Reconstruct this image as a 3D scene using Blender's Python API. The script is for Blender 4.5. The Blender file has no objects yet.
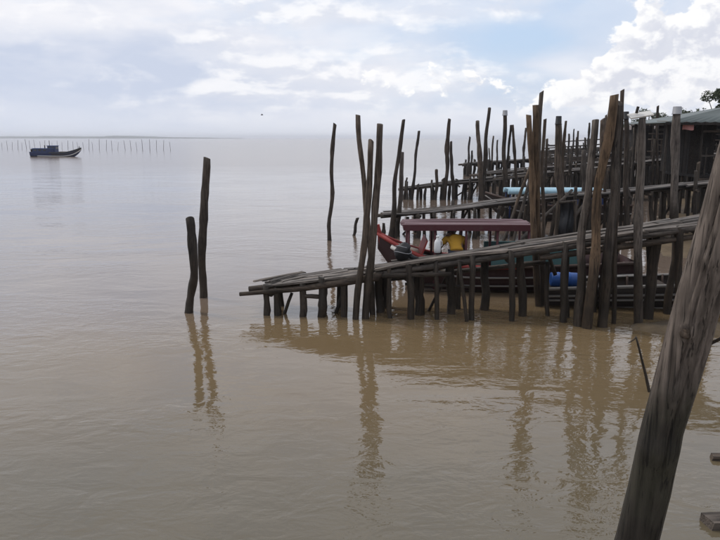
import bpy, math, random
from mathutils import Vector, Matrix

R = math.radians
sc = bpy.context.scene
COL = sc.collection

# ------------------------------------------------------------------ camera, sky, sun, exposure
CAM_H, PITCH, FPX = 3.2, 11.0, 680.0
cam_data = bpy.data.cameras.new('camera')
cam_data.sensor_width = 36.0
cam_data.lens = 36.0 * FPX / 720.0
cam_data.clip_start, cam_data.clip_end = 0.05, 30000
cam = bpy.data.objects.new('camera', cam_data)
cam.location = (0, 0, CAM_H)
cam.rotation_euler = (R(90 - PITCH), 0, 0)
COL.objects.link(cam)
sc.camera = cam

SUN_EL, SUN_AZ = 56.0, -62.0          # azimuth from +Y towards +X: the sun stands high on the left, a little ahead
SUN_DIR = Vector((math.sin(R(SUN_AZ)) * math.cos(R(SUN_EL)), math.cos(R(SUN_AZ)) * math.cos(R(SUN_EL)), math.sin(R(SUN_EL))))
sun_data = bpy.data.lights.new('sun', 'SUN')
sun_data.energy = 1.3
sun_data.angle = R(14)
sun_data.color = (1.0, 0.95, 0.88)
sun = bpy.data.objects.new('sun', sun_data)
sun.rotation_euler = SUN_DIR.to_track_quat('Z', 'Y').to_euler()
sun.location = (0, 0, 40)
COL.objects.link(sun)

sc.view_settings.view_transform = 'Standard'
sc.view_settings.look = 'None'
sc.view_settings.gamma = 1.0
sc.view_settings.exposure = 0.36
sc.view_settings.use_curve_mapping = False
sc.render.engine = 'CYCLES'
sc.cycles.max_bounces = 8
sc.cycles.diffuse_bounces = 3
sc.cycles.glossy_bounces = 4
sc.cycles.volume_bounces = 1
sc.cycles.caustics_reflective = False
sc.cycles.caustics_refractive = False


def px_dir(px, py):
    cx, cy = (px - 360) / FPX, (270 - py) / FPX
    p = R(PITCH)
    return Vector((cx, math.cos(p) + cy * math.sin(p), cy * math.cos(p) - math.sin(p)))


CAM = Vector((0, 0, CAM_H))


def at(px, py, y0, slope=0.0, x0=0.0):
    """the point seen at a pixel that stands in the vertical plane  y = y0 + slope*(x-x0)"""
    d = px_dir(px, py)
    t = (y0 - slope * x0) / (d.y - slope * d.x)
    return CAM + d * t


def on_ground(px, py, z=0.0):
    d = px_dir(px, py)
    return CAM + d * ((z - CAM_H) / d.z)


class NT:
    """small helper for node trees"""
    def __init__(self, tree):
        self.t = tree
        tree.nodes.clear()

    def n(self, kind, **kw):
        nd = self.t.nodes.new(kind)
        ins = kw.pop('ins', {})
        for k, v in kw.items():
            setattr(nd, k, v)
        for k, v in ins.items():
            self.set(nd.inputs[k], v)
        return nd

    def set(self, sock, v):
        if hasattr(v, 'bl_idname') and 'Socket' in v.bl_idname:
            self.t.links.new(v, sock)
        elif isinstance(v, bpy.types.Node):
            self.t.links.new(v.outputs[0], sock)
        else:
            if isinstance(v, (tuple, list)) and len(v) == 3 and sock.type == 'RGBA':
                v = (*v, 1)
            sock.default_value = v

    def m(self, op, a, b=None, c=None, clamp=False):
        nd = self.t.nodes.new('ShaderNodeMath')
        nd.operation = op
        nd.use_clamp = clamp
        for i, v in enumerate((a, b, c)):
            if v is not None:
                self.set(nd.inputs[i], v)
        return nd.outputs[0]

    def mix(self, f, a, b, blend='MIX'):
        nd = self.t.nodes.new('ShaderNodeMix')
        nd.data_type = 'RGBA'
        nd.blend_type = blend
        self.set(nd.inputs['Factor'], f)
        self.set(nd.inputs['A'], a)
        self.set(nd.inputs['B'], b)
        return nd.outputs['Result']

    def ss(self, v, lo, hi, a=0.0, b=1.0):
        nd = self.t.nodes.new('ShaderNodeMapRange')
        nd.interpolation_type = 'SMOOTHSTEP'
        self.set(nd.inputs['Value'], v)
        for k, x in (('From Min', lo), ('From Max', hi), ('To Min', a), ('To Max', b)):
            self.set(nd.inputs[k], x)
        return nd.outputs['Result']

    def noise(self, vec, scale, detail=4.0, rough=0.55, dist=0.0, dims='3D'):
        nd = self.t.nodes.new('ShaderNodeTexNoise')
        nd.noise_dimensions = dims
        self.set(nd.inputs['Vector'], vec)
        nd.inputs['Scale'].default_value = scale
        nd.inputs['Detail'].default_value = detail
        nd.inputs['Roughness'].default_value = rough
        nd.inputs['Distortion'].default_value = dist
        return nd.outputs['Fac']

    def scale(self, vec, s, loc=(0, 0, 0)):
        nd = self.t.nodes.new('ShaderNodeMapping')
        self.set(nd.inputs['Vector'], vec)
        nd.inputs['Scale'].default_value = s
        nd.inputs['Location'].default_value = loc
        return nd.outputs[0]


def build_world():
    w = bpy.data.worlds.new('World')
    sc.world = w
    w.use_nodes = True
    w.cycles.sampling_method = 'MANUAL'
    w.cycles.sample_map_resolution = 512
    g = NT(w.node_tree)
    sky = g.n('ShaderNodeTexSky', sky_type='NISHITA')
    sky.sun_disc = False
    sky.sun_elevation = R(SUN_EL)
    sky.sun_rotation = R(SUN_AZ)
    sky.air_density = 1.0
    sky.dust_density = 2.0
    sky.ozone_density = 1.0
    STR = 0.1
    tc = g.n('ShaderNodeTexCoord')
    d = tc.outputs['Generated']
    sep = g.n('ShaderNodeSeparateXYZ', ins={0: d})
    az = g.m('MULTIPLY', g.m('ARCTAN2', sep.outputs[0], sep.outputs[1]), 57.2958)
    el = g.m('MULTIPLY', g.m('ARCSINE', sep.outputs[2]), 57.2958)

    def blob(px, py, sx, sy):                       # a cloud bank at the direction of a pixel, sizes in pixels
        v = px_dir(px, py).normalized()
        a0, e0 = math.degrees(math.atan2(v.x, v.y)), math.degrees(math.asin(v.z))
        k = math.degrees(1 / FPX)
        u = g.m('DIVIDE', g.m('SUBTRACT', az, a0), sx * k)
        q = g.m('DIVIDE', g.m('SUBTRACT', el, e0), sy * k)
        return g.m('EXPONENT', g.m('MULTIPLY', g.m('ADD', g.m('MULTIPLY', u, u), g.m('MULTIPLY', q, q)), -1.0))

    def total(items):
        s = None
        for wgt, args in items:
            b = g.m('MULTIPLY', blob(*args), wgt)
            s = b if s is None else g.m('ADD', s, b)
        return s

    # thin veil of high cloud that greys the whole sky, with pale blue gaps
    soft = g.noise(g.scale(d, (5.0, 5.0, 15.0), (3.1, 1.7, 0.4)), 1.0, 4, 0.55, 0.3)
    veil = g.ss(soft, 0.30, 0.60, 0.45, 0.97)
    gap = total([(0.55, (540, 34, 120, 26)), (0.30, (350, 30, 90, 18)), (0.25, (650, 2, 90, 14)), (0.2, (400, 2, 300, 8)), (-0.6, (90, 70, 200, 70))])
    veil = g.m('SUBTRACT', veil, gap, clamp=True)
    vn = g.noise(g.scale(d, (6.0, 6.0, 18.0), (7.3, 2.2, 5.1)), 1.0, 4, 0.55)
    grey = total([(0.85, (50, 85, 170, 48)), (-0.25, (70, 8, 120, 20)), (0.2, (430, 112, 260, 16))])
    veil_b = g.m('SUBTRACT', g.ss(vn, 0.30, 0.68, 0.30, 1.0), grey, clamp=True)
    veil_col = g.mix(veil_b, (0.48, 0.53, 0.645), (0.715, 0.72, 0.76))
    blue = g.mix(0.75, g.mix(1.0, sky.outputs[0], (STR, STR, STR), 'MULTIPLY'), (0.46, 0.585, 0.77))
    col = g.mix(veil, blue, veil_col)

    # soft layered heaps, low in contrast
    def dens(k, loc, off, det):
        v = g.n('ShaderNodeVectorMath', operation='ADD', ins={0: d, 1: off})
        return g.noise(g.scale(v, k, loc), 1.0, det, 0.58, 0.2)
    m0 = dens((10, 10, 24), (4.3, 0.2, 2.1), (0, 0, 0), 6)
    m1 = dens((10, 10, 24), (4.3, 0.2, 2.1), (-0.008, 0.0, 0.014), 4)
    mb = total([(0.16, (280, 85, 190, 30)), (0.16, (440, 78, 70, 24)), (0.18, (290, 12, 60, 16)), (0.16, (232, 42, 34, 12)), (0.16, (450, 14, 110, 10)), (0.08, (60, 8, 60, 12)),
                (-0.22, (545, 40, 90, 24)), (-0.08, (40, 60, 100, 40))])
    mden = g.m('ADD', m0, mb)
    mm = g.m('MULTIPLY', g.ss(mden, 0.47, 0.74), g.ss(el, 0.3, 2.6))
    ml = g.ss(g.m('SUBTRACT', m0, m1), -0.07, 0.08)
    mcol = g.mix(ml, (0.61, 0.63, 0.695), (0.84, 0.83, 0.83))
    col = g.mix(g.m('MULTIPLY', mm, 0.70), col, mcol)

    # towering heaped clouds
    n0 = dens((21, 21, 30), (1.3, 5.2, 8.1), (0, 0, 0), 7)
    n1 = dens((21, 21, 30), (1.3, 5.2, 8.1), (-0.007, 0.0, 0.011), 4)
    bias = total([(0.40, (725, 45, 62, 40)), (0.36, (655, 62, 52, 34)), (0.30, (590, 88, 58, 17)), (0.18, (440, 84, 60, 16)), (-0.25, (540, 40, 60, 22)), (-0.2, (90, 60, 200, 90))])
    den = g.m('ADD', n0, bias)
    cm = g.m('MULTIPLY', g.ss(den, 0.62, 0.70), g.ss(el, 0.3, 2.6))
    lit = g.ss(g.m('SUBTRACT', n0, n1), -0.10, 0.10)
    thick = g.ss(den, 0.62, 0.98)
    lit = g.m('ADD', g.m('MULTIPLY', lit, 0.8), g.m('MULTIPLY', g.m('SUBTRACT', 1.0, thick), 0.36), clamp=True)
    ccol = g.mix(lit, (0.57, 0.585, 0.65), (0.87, 0.86, 0.845))
    col = g.mix(g.m('MULTIPLY', cm, 0.92), col, ccol)
    # milky band low over the horizon
    low = g.ss(el, 0.0, 4.0, 0.75, 0.0)
    fin = g.mix(low, col, g.mix(total([(0.85, (-60, 120, 330, 90))]), (0.655, 0.675, 0.73), (0.55, 0.59, 0.685)))
    bg = g.n('ShaderNodeBackground', ins={'Color': fin, 'Strength': 1.0})
    out = g.n('ShaderNodeOutputWorld')
    g.t.links.new(bg.outputs[0], out.inputs[0])


build_world()


# ------------------------------------------------------------------ materials
def new_mat(name):
    m = bpy.data.materials.new(name)
    m.use_nodes = True
    g = NT(m.node_tree)
    out = g.n('ShaderNodeOutputMaterial')
    b = g.n('ShaderNodeBsdfPrincipled')
    g.t.links.new(b.outputs[0], out.inputs[0])
    return m, g, b


def wood(name, dark, light, axis='Z', tide=None, rough=0.85, moss=0.0, wet=(0.023, 0.0175, 0.012), s2=None):
    m, g, b = new_mat(name)
    tc = g.n('ShaderNodeTexCoord')
    oi = g.n('ShaderNodeObjectInfo')
    rnd = oi.outputs['Random']
    sh = g.n('ShaderNodeVectorMath', operation='ADD', ins={0: tc.outputs['Object']})
    cmb = g.n('ShaderNodeCombineXYZ', ins={0: g.m('MULTIPLY', rnd, 37.0), 1: g.m('MULTIPLY', rnd, 91.0), 2: g.m('MULTIPLY', rnd, 53.0)})
    g.t.links.new(cmb.outputs[0], sh.inputs[1])
    s = (26, 26, 1.6) if axis == 'Z' else (1.6, 26, 26)
    grain = g.noise(g.scale(sh.outputs[0], s), 1.0, 5, 0.62, 0.4)
    s2 = s2 or ((70, 70, 2.0) if axis == 'Z' else (2.0, 70, 70))
    fine = g.noise(g.scale(sh.outputs[0], s2), 1.0, 3, 0.6)
    patch = g.noise(sh.outputs[0], 2.3, 4, 0.6)
    f = g.m('ADD', g.m('MULTIPLY', grain, 0.6), g.m('MULTIPLY', patch, 0.4))
    f = g.ss(f, 0.36, 0.64)
    col = g.mix(f, dark, light)
    crack = g.ss(fine, 0.34, 0.46)
    col = g.mix(crack, (dark[0] * 0.45, dark[1] * 0.45, dark[2] * 0.45), col)
    val = g.m('ADD', g.m('MULTIPLY', rnd, 0.7), 0.65)
    hsv = g.n('ShaderNodeHueSaturation', ins={'Color': col, 'Value': val, 'Saturation': g.m('ADD', 0.7, g.m('MULTIPLY', g.m('FRACT', g.m('MULTIPLY', rnd, 7.31)), 0.4))})
    col = hsv.outputs[0]
    r = rough
    if tide is not None:
        geo = g.n('ShaderNodeNewGeometry')
        sp = g.n('ShaderNodeSeparateXYZ', ins={0: geo.outputs['Position']})
        wob = g.noise(g.scale(geo.outputs['Position'], (5, 5, 0.8)), 1.0, 4, 0.6)
        zz = g.m('ADD', sp.outputs[2], g.m('MULTIPLY', g.m('SUBTRACT', wob, 0.5), 1.1))
        w = g.ss(zz, tide - 0.35, tide + 0.3, 1.0, 0.0)
        wetc = g.mix(g.ss(patch, 0.4, 0.62), wet, (wet[0] * 1.5, wet[1] * 1.75, wet[2] * 1.35) if moss else (wet[0] * 1.8, wet[1] * 1.7, wet[2] * 1.7))
        wetc = g.mix(crack, (wet[0] * 0.5, wet[1] * 0.5, wet[2] * 0.5), wetc)
        col = g.mix(g.m('MULTIPLY', w, 0.85), col, wetc)
        r = g.m('SUBTRACT', rough, g.m('MULTIPLY', w, 0.3))
    h = g.m('ADD', g.m('MULTIPLY', fine, 0.5), g.m('MULTIPLY', grain, 0.8))
    bump = g.n('ShaderNodeBump', ins={'Strength': 0.75, 'Distance': 0.02, 'Height': h})
    g.set(b.inputs['Base Color'], col)
    g.set(b.inputs['Roughness'], r)
    b.inputs['Specular IOR Level'].default_value = 0.3
    g.set(b.inputs['Normal'], bump.outputs[0])
    return m


def paint(name, col, rough=0.6, wear=0.35, wearcol=(0.12, 0.10, 0.085), scale=6.0, spec=0.35):
    m, g, b = new_mat(name)
    tc = g.n('ShaderNodeTexCoord')
    o = tc.outputs['Object']
    n = g.noise(o, scale, 6, 0.65)
    n2 = g.noise(g.scale(o, (1, 3, 6)), scale * 1.7, 4, 0.6)
    w = g.ss(g.m('ADD', g.m('MULTIPLY', n, 0.6), g.m('MULTIPLY', n2, 0.4)), 0.50, 0.68)
    c = g.mix(g.m('MULTIPLY', w, wear), col, wearcol)
    c = g.mix(g.m('MULTIPLY', n2, 0.35), c, (col[0] * 0.55, col[1] * 0.55, col[2] * 0.55))
    g.set(b.inputs['Base Color'], c)
    b.inputs['Roughness'].default_value = rough
    b.inputs['Specular IOR Level'].default_value = spec
    bump = g.n('ShaderNodeBump', ins={'Strength': 0.3, 'Distance': 0.01, 'Height': n})
    g.set(b.inputs['Normal'], bump.outputs[0])
    return m


M = {}
M['post_grey'] = wood('weathered_grey_post', (0.036, 0.027, 0.021), (0.122, 0.094, 0.073), 'Z', tide=1.15)
M['post_brown'] = wood('brown_post', (0.042, 0.028, 0.018), (0.140, 0.094, 0.060), 'Z', tide=1.15)
M['post_dark'] = wood('dark_post', (0.024, 0.018, 0.014), (0.074, 0.055, 0.041), 'Z', tide=1.0)
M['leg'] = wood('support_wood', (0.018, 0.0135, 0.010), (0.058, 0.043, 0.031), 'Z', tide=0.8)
M['beam'] = wood('beam_wood', (0.028, 0.021, 0.016), (0.090, 0.068, 0.052), 'X')
M['plank'] = wood('grey_plank', (0.055, 0.045, 0.038), (0.215, 0.182, 0.155), 'X')
M['plank_far'] = wood('far_plank', (0.060, 0.051, 0.045), (0.165, 0.144, 0.130), 'X')
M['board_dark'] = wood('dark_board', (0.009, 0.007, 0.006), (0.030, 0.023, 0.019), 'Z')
M['trunk_post'] = wood('big_trunk', (0.070, 0.055, 0.045), (0.200, 0.162, 0.136), 'Z', tide=1.66, moss=1.0, wet=(0.014, 0.0125, 0.0095), s2=(55, 55, 0.8))
M['stake'] = wood('far_stake', (0.07, 0.065, 0.065), (0.14, 0.13, 0.125), 'Z')
M['maroon'] = paint('maroon_paint', (0.085, 0.022, 0.028))
M['maroon_top'] = paint('maroon_roof_top', (0.13, 0.066, 0.072), wear=0.6, wearcol=(0.16, 0.13, 0.125))
M['red'] = paint('red_paint', (0.26, 0.035, 0.030), wear=0.3)
M['white'] = paint('white_paint', (0.62, 0.60, 0.56), wear=0.3)
M['beige'] = paint('beige_paint', (0.34, 0.27, 0.21), wear=0.4)
M['teal'] = paint('teal_paint', (0.075, 0.165, 0.165), wear=0.45)
M['hull_dark'] = paint('tarred_hull', (0.032, 0.024, 0.020), rough=0.7, wearcol=(0.07, 0.055, 0.045))
M['hull_brown'] = paint('brown_hull', (0.060, 0.038, 0.030), rough=0.7, wearcol=(0.1, 0.08, 0.065))
M['rail'] = paint('grey_rail', (0.22, 0.205, 0.19), wear=0.6)
M['hull_red'] = paint('dull_red_hull', (0.040, 0.018, 0.018), rough=0.7)
M['navy'] = paint('navy_paint', (0.016, 0.032, 0.11), wear=0.3)
M['sky_blue'] = paint('sky_blue_paint', (0.30, 0.47, 0.56), wear=0.3)
M['deep_blue'] = paint('deep_blue_paint', (0.025, 0.065, 0.22), wear=0.25)
M['blue_plastic'] = paint('blue_plastic', (0.03, 0.11, 0.38), rough=0.4, wear=0.1)
M['white_plastic'] = paint('white_plastic', (0.70, 0.70, 0.70), rough=0.35, wear=0.1)
M['black_plastic'] = paint('black_plastic', (0.014, 0.014, 0.016), rough=0.5, wear=0.15)
M['grey_plastic'] = paint('grey_plastic', (0.30, 0.30, 0.315), rough=0.5, wear=0.2)
M['roof_green'] = paint('green_grey_roof', (0.115, 0.135, 0.130), rough=0.55, wear=0.35, wearcol=(0.16, 0.14, 0.12), scale=1.5)
M['roof_rust'] = paint('rusty_roof', (0.105, 0.082, 0.072), rough=0.7, wear=0.6, wearcol=(0.14, 0.08, 0.05), scale=1.5)
M['pink_cloth'] = paint('pink_cloth', (0.50, 0.24, 0.22), rough=0.9, wear=0.1)
M['skin'] = paint('brown_skin', (0.16, 0.085, 0.055), rough=0.55, wear=0.0)
M['shirt'] = paint('yellow_shirt', (0.52, 0.285, 0.035), rough=0.9, wear=0.12, wearcol=(0.25, 0.15, 0.03))
M['shorts'] = paint('dark_shorts', (0.03, 0.035, 0.05), rough=0.9, wear=0.1)
M['hair'] = paint('black_hair', (0.008, 0.007, 0.007), rough=0.6, wear=0.0)
M['rope'] = paint('rope', (0.22, 0.18, 0.13), rough=0.9, wear=0.3)
M['glass'] = paint('dark_glass', (0.02, 0.025, 0.03), rough=0.1, wear=0.0, spec=0.5)
M['bird'] = paint('grey_feather', (0.12, 0.12, 0.13), rough=0.8, wear=0.0)
M['bark'] = wood('bark', (0.035, 0.028, 0.022), (0.10, 0.085, 0.07), 'Z')


def leaf_mat():
    m, g, b = new_mat('leaves')
    geo = g.n('ShaderNodeNewGeometry')
    n = g.noise(geo.outputs['Position'], 1.3, 3, 0.6)
    rnd = geo.outputs['Random Per Island']
    f = g.m('ADD', g.m('MULTIPLY', n, 0.5), g.m('MULTIPLY', rnd, 0.5))
    g.set(b.inputs['Base Color'], g.mix(f, (0.018, 0.030, 0.012), (0.075, 0.095, 0.035)))
    b.inputs['Roughness'].default_value = 0.6
    return m


M['leaf'] = leaf_mat()


def water_mat():
    m, g, b = new_mat('silty_water')
    geo = g.n('ShaderNodeNewGeometry')
    p = geo.outputs['Position']
    mottle = g.noise(g.scale(p, (0.10, 0.16, 1)), 1.0, 4, 0.55, 0.6)
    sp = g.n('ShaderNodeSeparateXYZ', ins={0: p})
    # base colour darker towards the near bank, browner by the piers, greyer farther out
    f = g.ss(g.m('ADD', sp.outputs[1], g.m('MULTIPLY', g.m('SUBTRACT', mottle, 0.5), 9.0)), 4.5, 11.0)
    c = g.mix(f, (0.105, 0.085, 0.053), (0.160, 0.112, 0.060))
    off = g.m('ADD', sp.outputs[1], g.m('ADD', g.m('MAXIMUM', g.m('MULTIPLY', sp.outputs[0], -0.5), 0.0), g.m('MULTIPLY', g.m('SUBTRACT', mottle, 0.5), 4.0)))
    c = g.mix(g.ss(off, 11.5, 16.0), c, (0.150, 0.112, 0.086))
    g.set(b.inputs['Base Color'], c)
    b.inputs['IOR'].default_value = 1.56
    b.inputs['Specular IOR Level'].default_value = 0.5
    far = g.ss(sp.outputs[1], 22.0, 90.0)
    g.set(b.inputs['Roughness'], g.m('ADD', 0.03, g.m('MULTIPLY', far, 0.14)))
    # long low swell, wind ripples in drifting patches, fine wrinkles
    swell = g.noise(g.scale(p, (0.5, 0.8, 1)), 1.0, 2, 0.5, 0.4)
    rip = g.noise(g.scale(p, (2.2, 3.2, 1), (4, 7, 0)), 1.0, 3, 0.5, 0.8)
    fine = g.noise(g.scale(p, (6, 11.0, 1), (1, 3, 0)), 1.0, 3, 0.5, 0.3)
    zone = g.ss(g.noise(g.scale(p, (0.16, 0.30, 1), (9, 2, 0)), 1.0, 3, 0.55, 0.8), 0.42, 0.62)
    h = g.m('MULTIPLY', swell, 0.035)
    h = g.m('ADD', h, g.m('MULTIPLY', g.m('MULTIPLY', rip, g.m('ADD', 0.30, g.m('MULTIPLY', zone, 0.7))), 0.034))
    h = g.m('ADD', h, g.m('MULTIPLY', g.m('MULTIPLY', fine, g.m('ADD', 0.3, zone)), 0.009))
    h = g.m('MULTIPLY', h, g.ss(sp.outputs[1], 60.0, 260.0, 1.0, 0.25))
    bump = g.n('ShaderNodeBump', ins={'Strength': 1.0, 'Distance': 0.5, 'Height': h})
    g.set(b.inputs['Normal'], bump.outputs[0])
    return m


def mud_mat():
    m, g, b = new_mat('wet_mud')
    geo = g.n('ShaderNodeNewGeometry')
    p = geo.outputs['Position']
    n = g.noise(p, 1.1, 6, 0.6)
    n2 = g.noise(p, 9, 5, 0.6)
    sp = g.n('ShaderNodeSeparateXYZ', ins={0: p})
    c = g.mix(g.ss(n, 0.35, 0.65), (0.080, 0.060, 0.038), (0.135, 0.100, 0.062))
    c = g.mix(g.ss(n2, 0.55, 0.75, 0, 0.5), c, (0.062, 0.054, 0.042))
    g.set(b.inputs['Base Color'], c)
    g.set(b.inputs['Roughness'], g.ss(g.m('ADD', sp.outputs[2], g.m('MULTIPLY', n2, 0.1)), 0.04, 0.35, 0.42, 0.85))
    b.inputs['Specular IOR Level'].default_value = 0.08
    bump = g.n('ShaderNodeBump', ins={'Strength': 0.8, 'Distance': 0.04, 'Height': g.m('ADD', n2, g.m('MULTIPLY', n, 0.5))})
    g.set(b.inputs['Normal'], bump.outputs[0])
    return m


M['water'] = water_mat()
M['mud'] = mud_mat()


def land_mat():
    m, g, b = new_mat('far_woods')
    geo = g.n('ShaderNodeNewGeometry')
    n = g.noise(geo.outputs['Position'], 0.02, 5, 0.6)
    g.set(b.inputs['Base Color'], g.mix(n, (0.02, 0.03, 0.018), (0.06, 0.075, 0.045)))
    b.inputs['Roughness'].default_value = 0.9
    return m


M['land'] = land_mat()


# ------------------------------------------------------------------ object helpers
def tag(o, label=None, cat=None, group=None, kind=None):
    for k, v in (('label', label), ('category', cat), ('group', group), ('kind', kind)):
        if v:
            o[k] = v
    return o


def empty(name, loc):
    o = bpy.data.objects.new(name, None)
    o.empty_display_size = 0.2
    o.location = loc
    COL.objects.link(o)
    return o


def mesh_obj(name, verts, faces, mat, loc=(0, 0, 0), parent=None, smooth=True, flat_faces=()):
    me = bpy.data.meshes.new(name)
    me.from_pydata([tuple(v) for v in verts], [], faces)
    if smooth:
        me.polygons.foreach_set('use_smooth', [i not in flat_faces for i in range(len(me.polygons))])
    me.materials.append(M[mat] if isinstance(mat, str) else mat)
    me.update()
    o = bpy.data.objects.new(name, me)
    COL.objects.link(o)
    attach(o, loc, parent)
    return o


def world_loc(o):
    v = Vector(o.location)
    while o.parent:
        o = o.parent
        v += o.location
    return v


def attach(o, loc, parent):
    loc = Vector(loc)
    if parent is not None:
        o.parent = parent
        loc = loc - world_loc(parent)
    o.location = loc
    return o


class G:
    """collects shapes of ONE part into one mesh (world coordinates)"""
    def __init__(self):
        self.v, self.f, self.flat = [], [], set()

    def add(self, v, f, flat=()):
        b = len(self.v)
        fb = len(self.f)
        self.v += [Vector(x) for x in v]
        self.f += [tuple(i + b for i in q) for q in f]
        self.flat |= {fb + i for i in flat}
        return self

    def box(self, c, s, mat=None):
        hx, hy, hz = s[0] / 2, s[1] / 2, s[2] / 2
        vs = [Vector((x, y, z)) for x in (-hx, hx) for y in (-hy, hy) for z in (-hz, hz)]
        if mat is not None:
            vs = [mat @ v for v in vs]
        vs = [v + Vector(c) for v in vs]
        f = [(0, 1, 3, 2), (4, 6, 7, 5), (0, 4, 5, 1), (2, 3, 7, 6), (0, 2, 6, 4), (1, 5, 7, 3)]
        return self.add(vs, f, range(6))

    def tube(self, pts, radii, sides=8):
        v, f, fl = tube_geo([Vector(p) for p in pts], radii, sides)
        return self.add(v, f, fl)

    def obj(self, name, mat, parent=None, loc=None):
        if loc is None:
            loc = sum(self.v, Vector()) / max(1, len(self.v))
        return mesh_obj(name, [v - Vector(loc) for v in self.v], self.f, mat, loc, parent, True, self.flat)


def tube_geo(pts, radii, sides=8, rough=0.0, rng=None, top_tilt=0.0):
    v, f, fl = [], [], []
    n = len(pts)
    ph = [(rng.uniform(0, 6.28), rng.uniform(0, 6.28), rng.uniform(-0.4, 0.4)) for _ in range(3)] if rough else None
    up0 = Vector((0, 1, 0.01))
    for i, p in enumerate(pts):
        t = (pts[min(i + 1, n - 1)] - pts[max(i - 1, 0)]).normalized()
        a = t.cross(up0)
        if a.length < 0.05:
            a = t.cross(Vector((1, 0, 0)))
        a.normalize()
        b = a.cross(t).normalized()
        r = radii[i] if isinstance(radii, (list, tuple)) else radii
        for k in range(sides):
            th = 2 * math.pi * k / sides
            rr = r
            if rough:
                rr *= 1 + rough * (math.sin(2 * th + ph[0][0] + ph[0][2] * i) + 0.6 * math.sin(3 * th + ph[1][0] + ph[1][2] * i)
                                   + rng.uniform(-0.35, 0.35))
            q = p + (a * math.cos(th) + b * math.sin(th)) * rr
            if i == n - 1 and top_tilt:
                q += t * (math.cos(th + (ph[2][0] if ph else 0)) * r * top_tilt)
            v.append(q)
    for i in range(n - 1):
        for k in range(sides):
            k2 = (k + 1) % sides
            f.append((i * sides + k, i * sides + k2, (i + 1) * sides + k2, (i + 1) * sides + k))
    fl += [len(f), len(f) + 1]
    f.append(tuple(range(sides))[::-1])
    f.append(tuple((n - 1) * sides + k for k in range(sides)))
    return v, f, fl


def resample(pts, n):
    pts = [Vector(p) for p in pts]
    ls = [0]
    for a, b in zip(pts, pts[1:]):
        ls.append(ls[-1] + (b - a).length)
    out = []
    for i in range(n):
        s = ls[-1] * i / (n - 1)
        k = 0
        while k < len(pts) - 2 and ls[k + 1] < s:
            k += 1
        u = (s - ls[k]) / max(1e-6, ls[k + 1] - ls[k])
        out.append(pts[k].lerp(pts[k + 1], u))
    return out


def pole(name, pts, r0, r1, mat, seed, parent=None, sides=9, wob=0.35, n=None, rough=0.07, knots=2):
    """a crooked round timber; first point is its foot"""
    rng = random.Random(seed)
    L = sum((Vector(b) - Vector(a)).length for a, b in zip(pts, pts[1:]))
    n = n or max(5, min(14, int(L / 0.35)))
    P = resample(pts, n)
    f1, f2 = rng.uniform(0.7, 1.5), rng.uniform(1.6, 3.2)
    p1, p2, p3, p4 = [rng.uniform(0, 6.28) for _ in range(4)]
    ks = [(rng.uniform(0.1, 0.9), rng.uniform(0.08, 0.22)) for _ in range(knots)]
    rad = []
    for i in range(n):
        u = i / (n - 1)
        env = math.sin(math.pi * u) ** 0.6 if 0 < u < 1 else 0
        A = wob * (r0 + r1)
        P[i] = P[i] + Vector((math.sin(f1 * 6.28 * u + p1) * A * 0.5 + math.sin(f2 * 6.28 * u + p2) * A * 0.25,
                              math.sin(f1 * 6.28 * u + p3) * A * 0.5 + math.sin(f2 * 6.28 * u + p4) * A * 0.25, 0)) * env
        r = r0 + (r1 - r0) * u
        for c, a in ks:
            r *= 1 + a * math.exp(-((u - c) / 0.05) ** 2)
        rad.append(r * rng.uniform(0.94, 1.06))
    v, f, fl = tube_geo(P, rad, sides, rough, rng, rng.uniform(0.1, 0.8))
    return mesh_obj(name, [q - P[0] for q in v], f, mat, P[0], parent, True, set(fl))


def plank(name, p0, p1, w, t, mat, seed, parent=None, up=Vector((0, 0, 1)), warp=1.0, n=5):
    """a sawn board from p0 to p1 (its centre line), own local X along the grain"""
    rng = random.Random(seed)
    p0, p1 = Vector(p0), Vector(p1)
    d = p1 - p0
    L = d.length
    x = d.normalized()
    y = up.cross(x).normalized()
    z = x.cross(y)
    v, f = [], []
    bend, twist, side = rng.uniform(-1, 1) * 0.012 * warp * L, rng.uniform(-1, 1) * 0.03 * warp, rng.uniform(-1, 1) * 0.008 * warp * L
    for i in range(n):
        u = i / (n - 1)
        cx = (u - 0.5) * L
        cz = bend * (1 - (2 * u - 1) ** 2) + rng.uniform(-1, 1) * 0.003 * warp
        cy = side * (1 - (2 * u - 1) ** 2)
        ww = w * (1 + rng.uniform(-1, 1) * 0.04 * warp)
        for (sy, sz) in ((-1, -1), (1, -1), (1, 1), (-1, 1)):
            e = 0
            if i in (0, n - 1):
                e = rng.uniform(-1, 1) * 0.03 * warp
            v.append(Vector((cx + e, cy + sy * ww / 2, cz + sz * t / 2 + sy * twist * ww * (2 * u - 1))))
    for i in range(n - 1):
        for k in range(4):
            k2 = (k + 1) % 4
            f.append((i * 4 + k, i * 4 + k2, (i + 1) * 4 + k2, (i + 1) * 4 + k))
    f.append((3, 2, 1, 0))
    f.append(tuple((n - 1) * 4 + k for k in range(4)))
    o = mesh_obj(name, v, f, mat, (p0 + p1) / 2, parent, False)
    o.rotation_euler = Matrix((x, y, z)).transposed().to_euler()
    return o


# ------------------------------------------------------------------ the setting: water, mud, far shore
def snoise(x, y, seed=0):
    s = 0
    for k, (a, b, w) in enumerate(((0.9, 0.5, 1), (-0.6, 1.1, 0.8), (1.9, 1.3, 0.5), (-2.3, 1.7, 0.4), (3.7, -2.9, 0.25), (5.1, 4.3, 0.18))):
        s += w * math.sin(a * x + b * y + seed * 1.7 + k * 2.1)
    return s / 2.0


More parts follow.
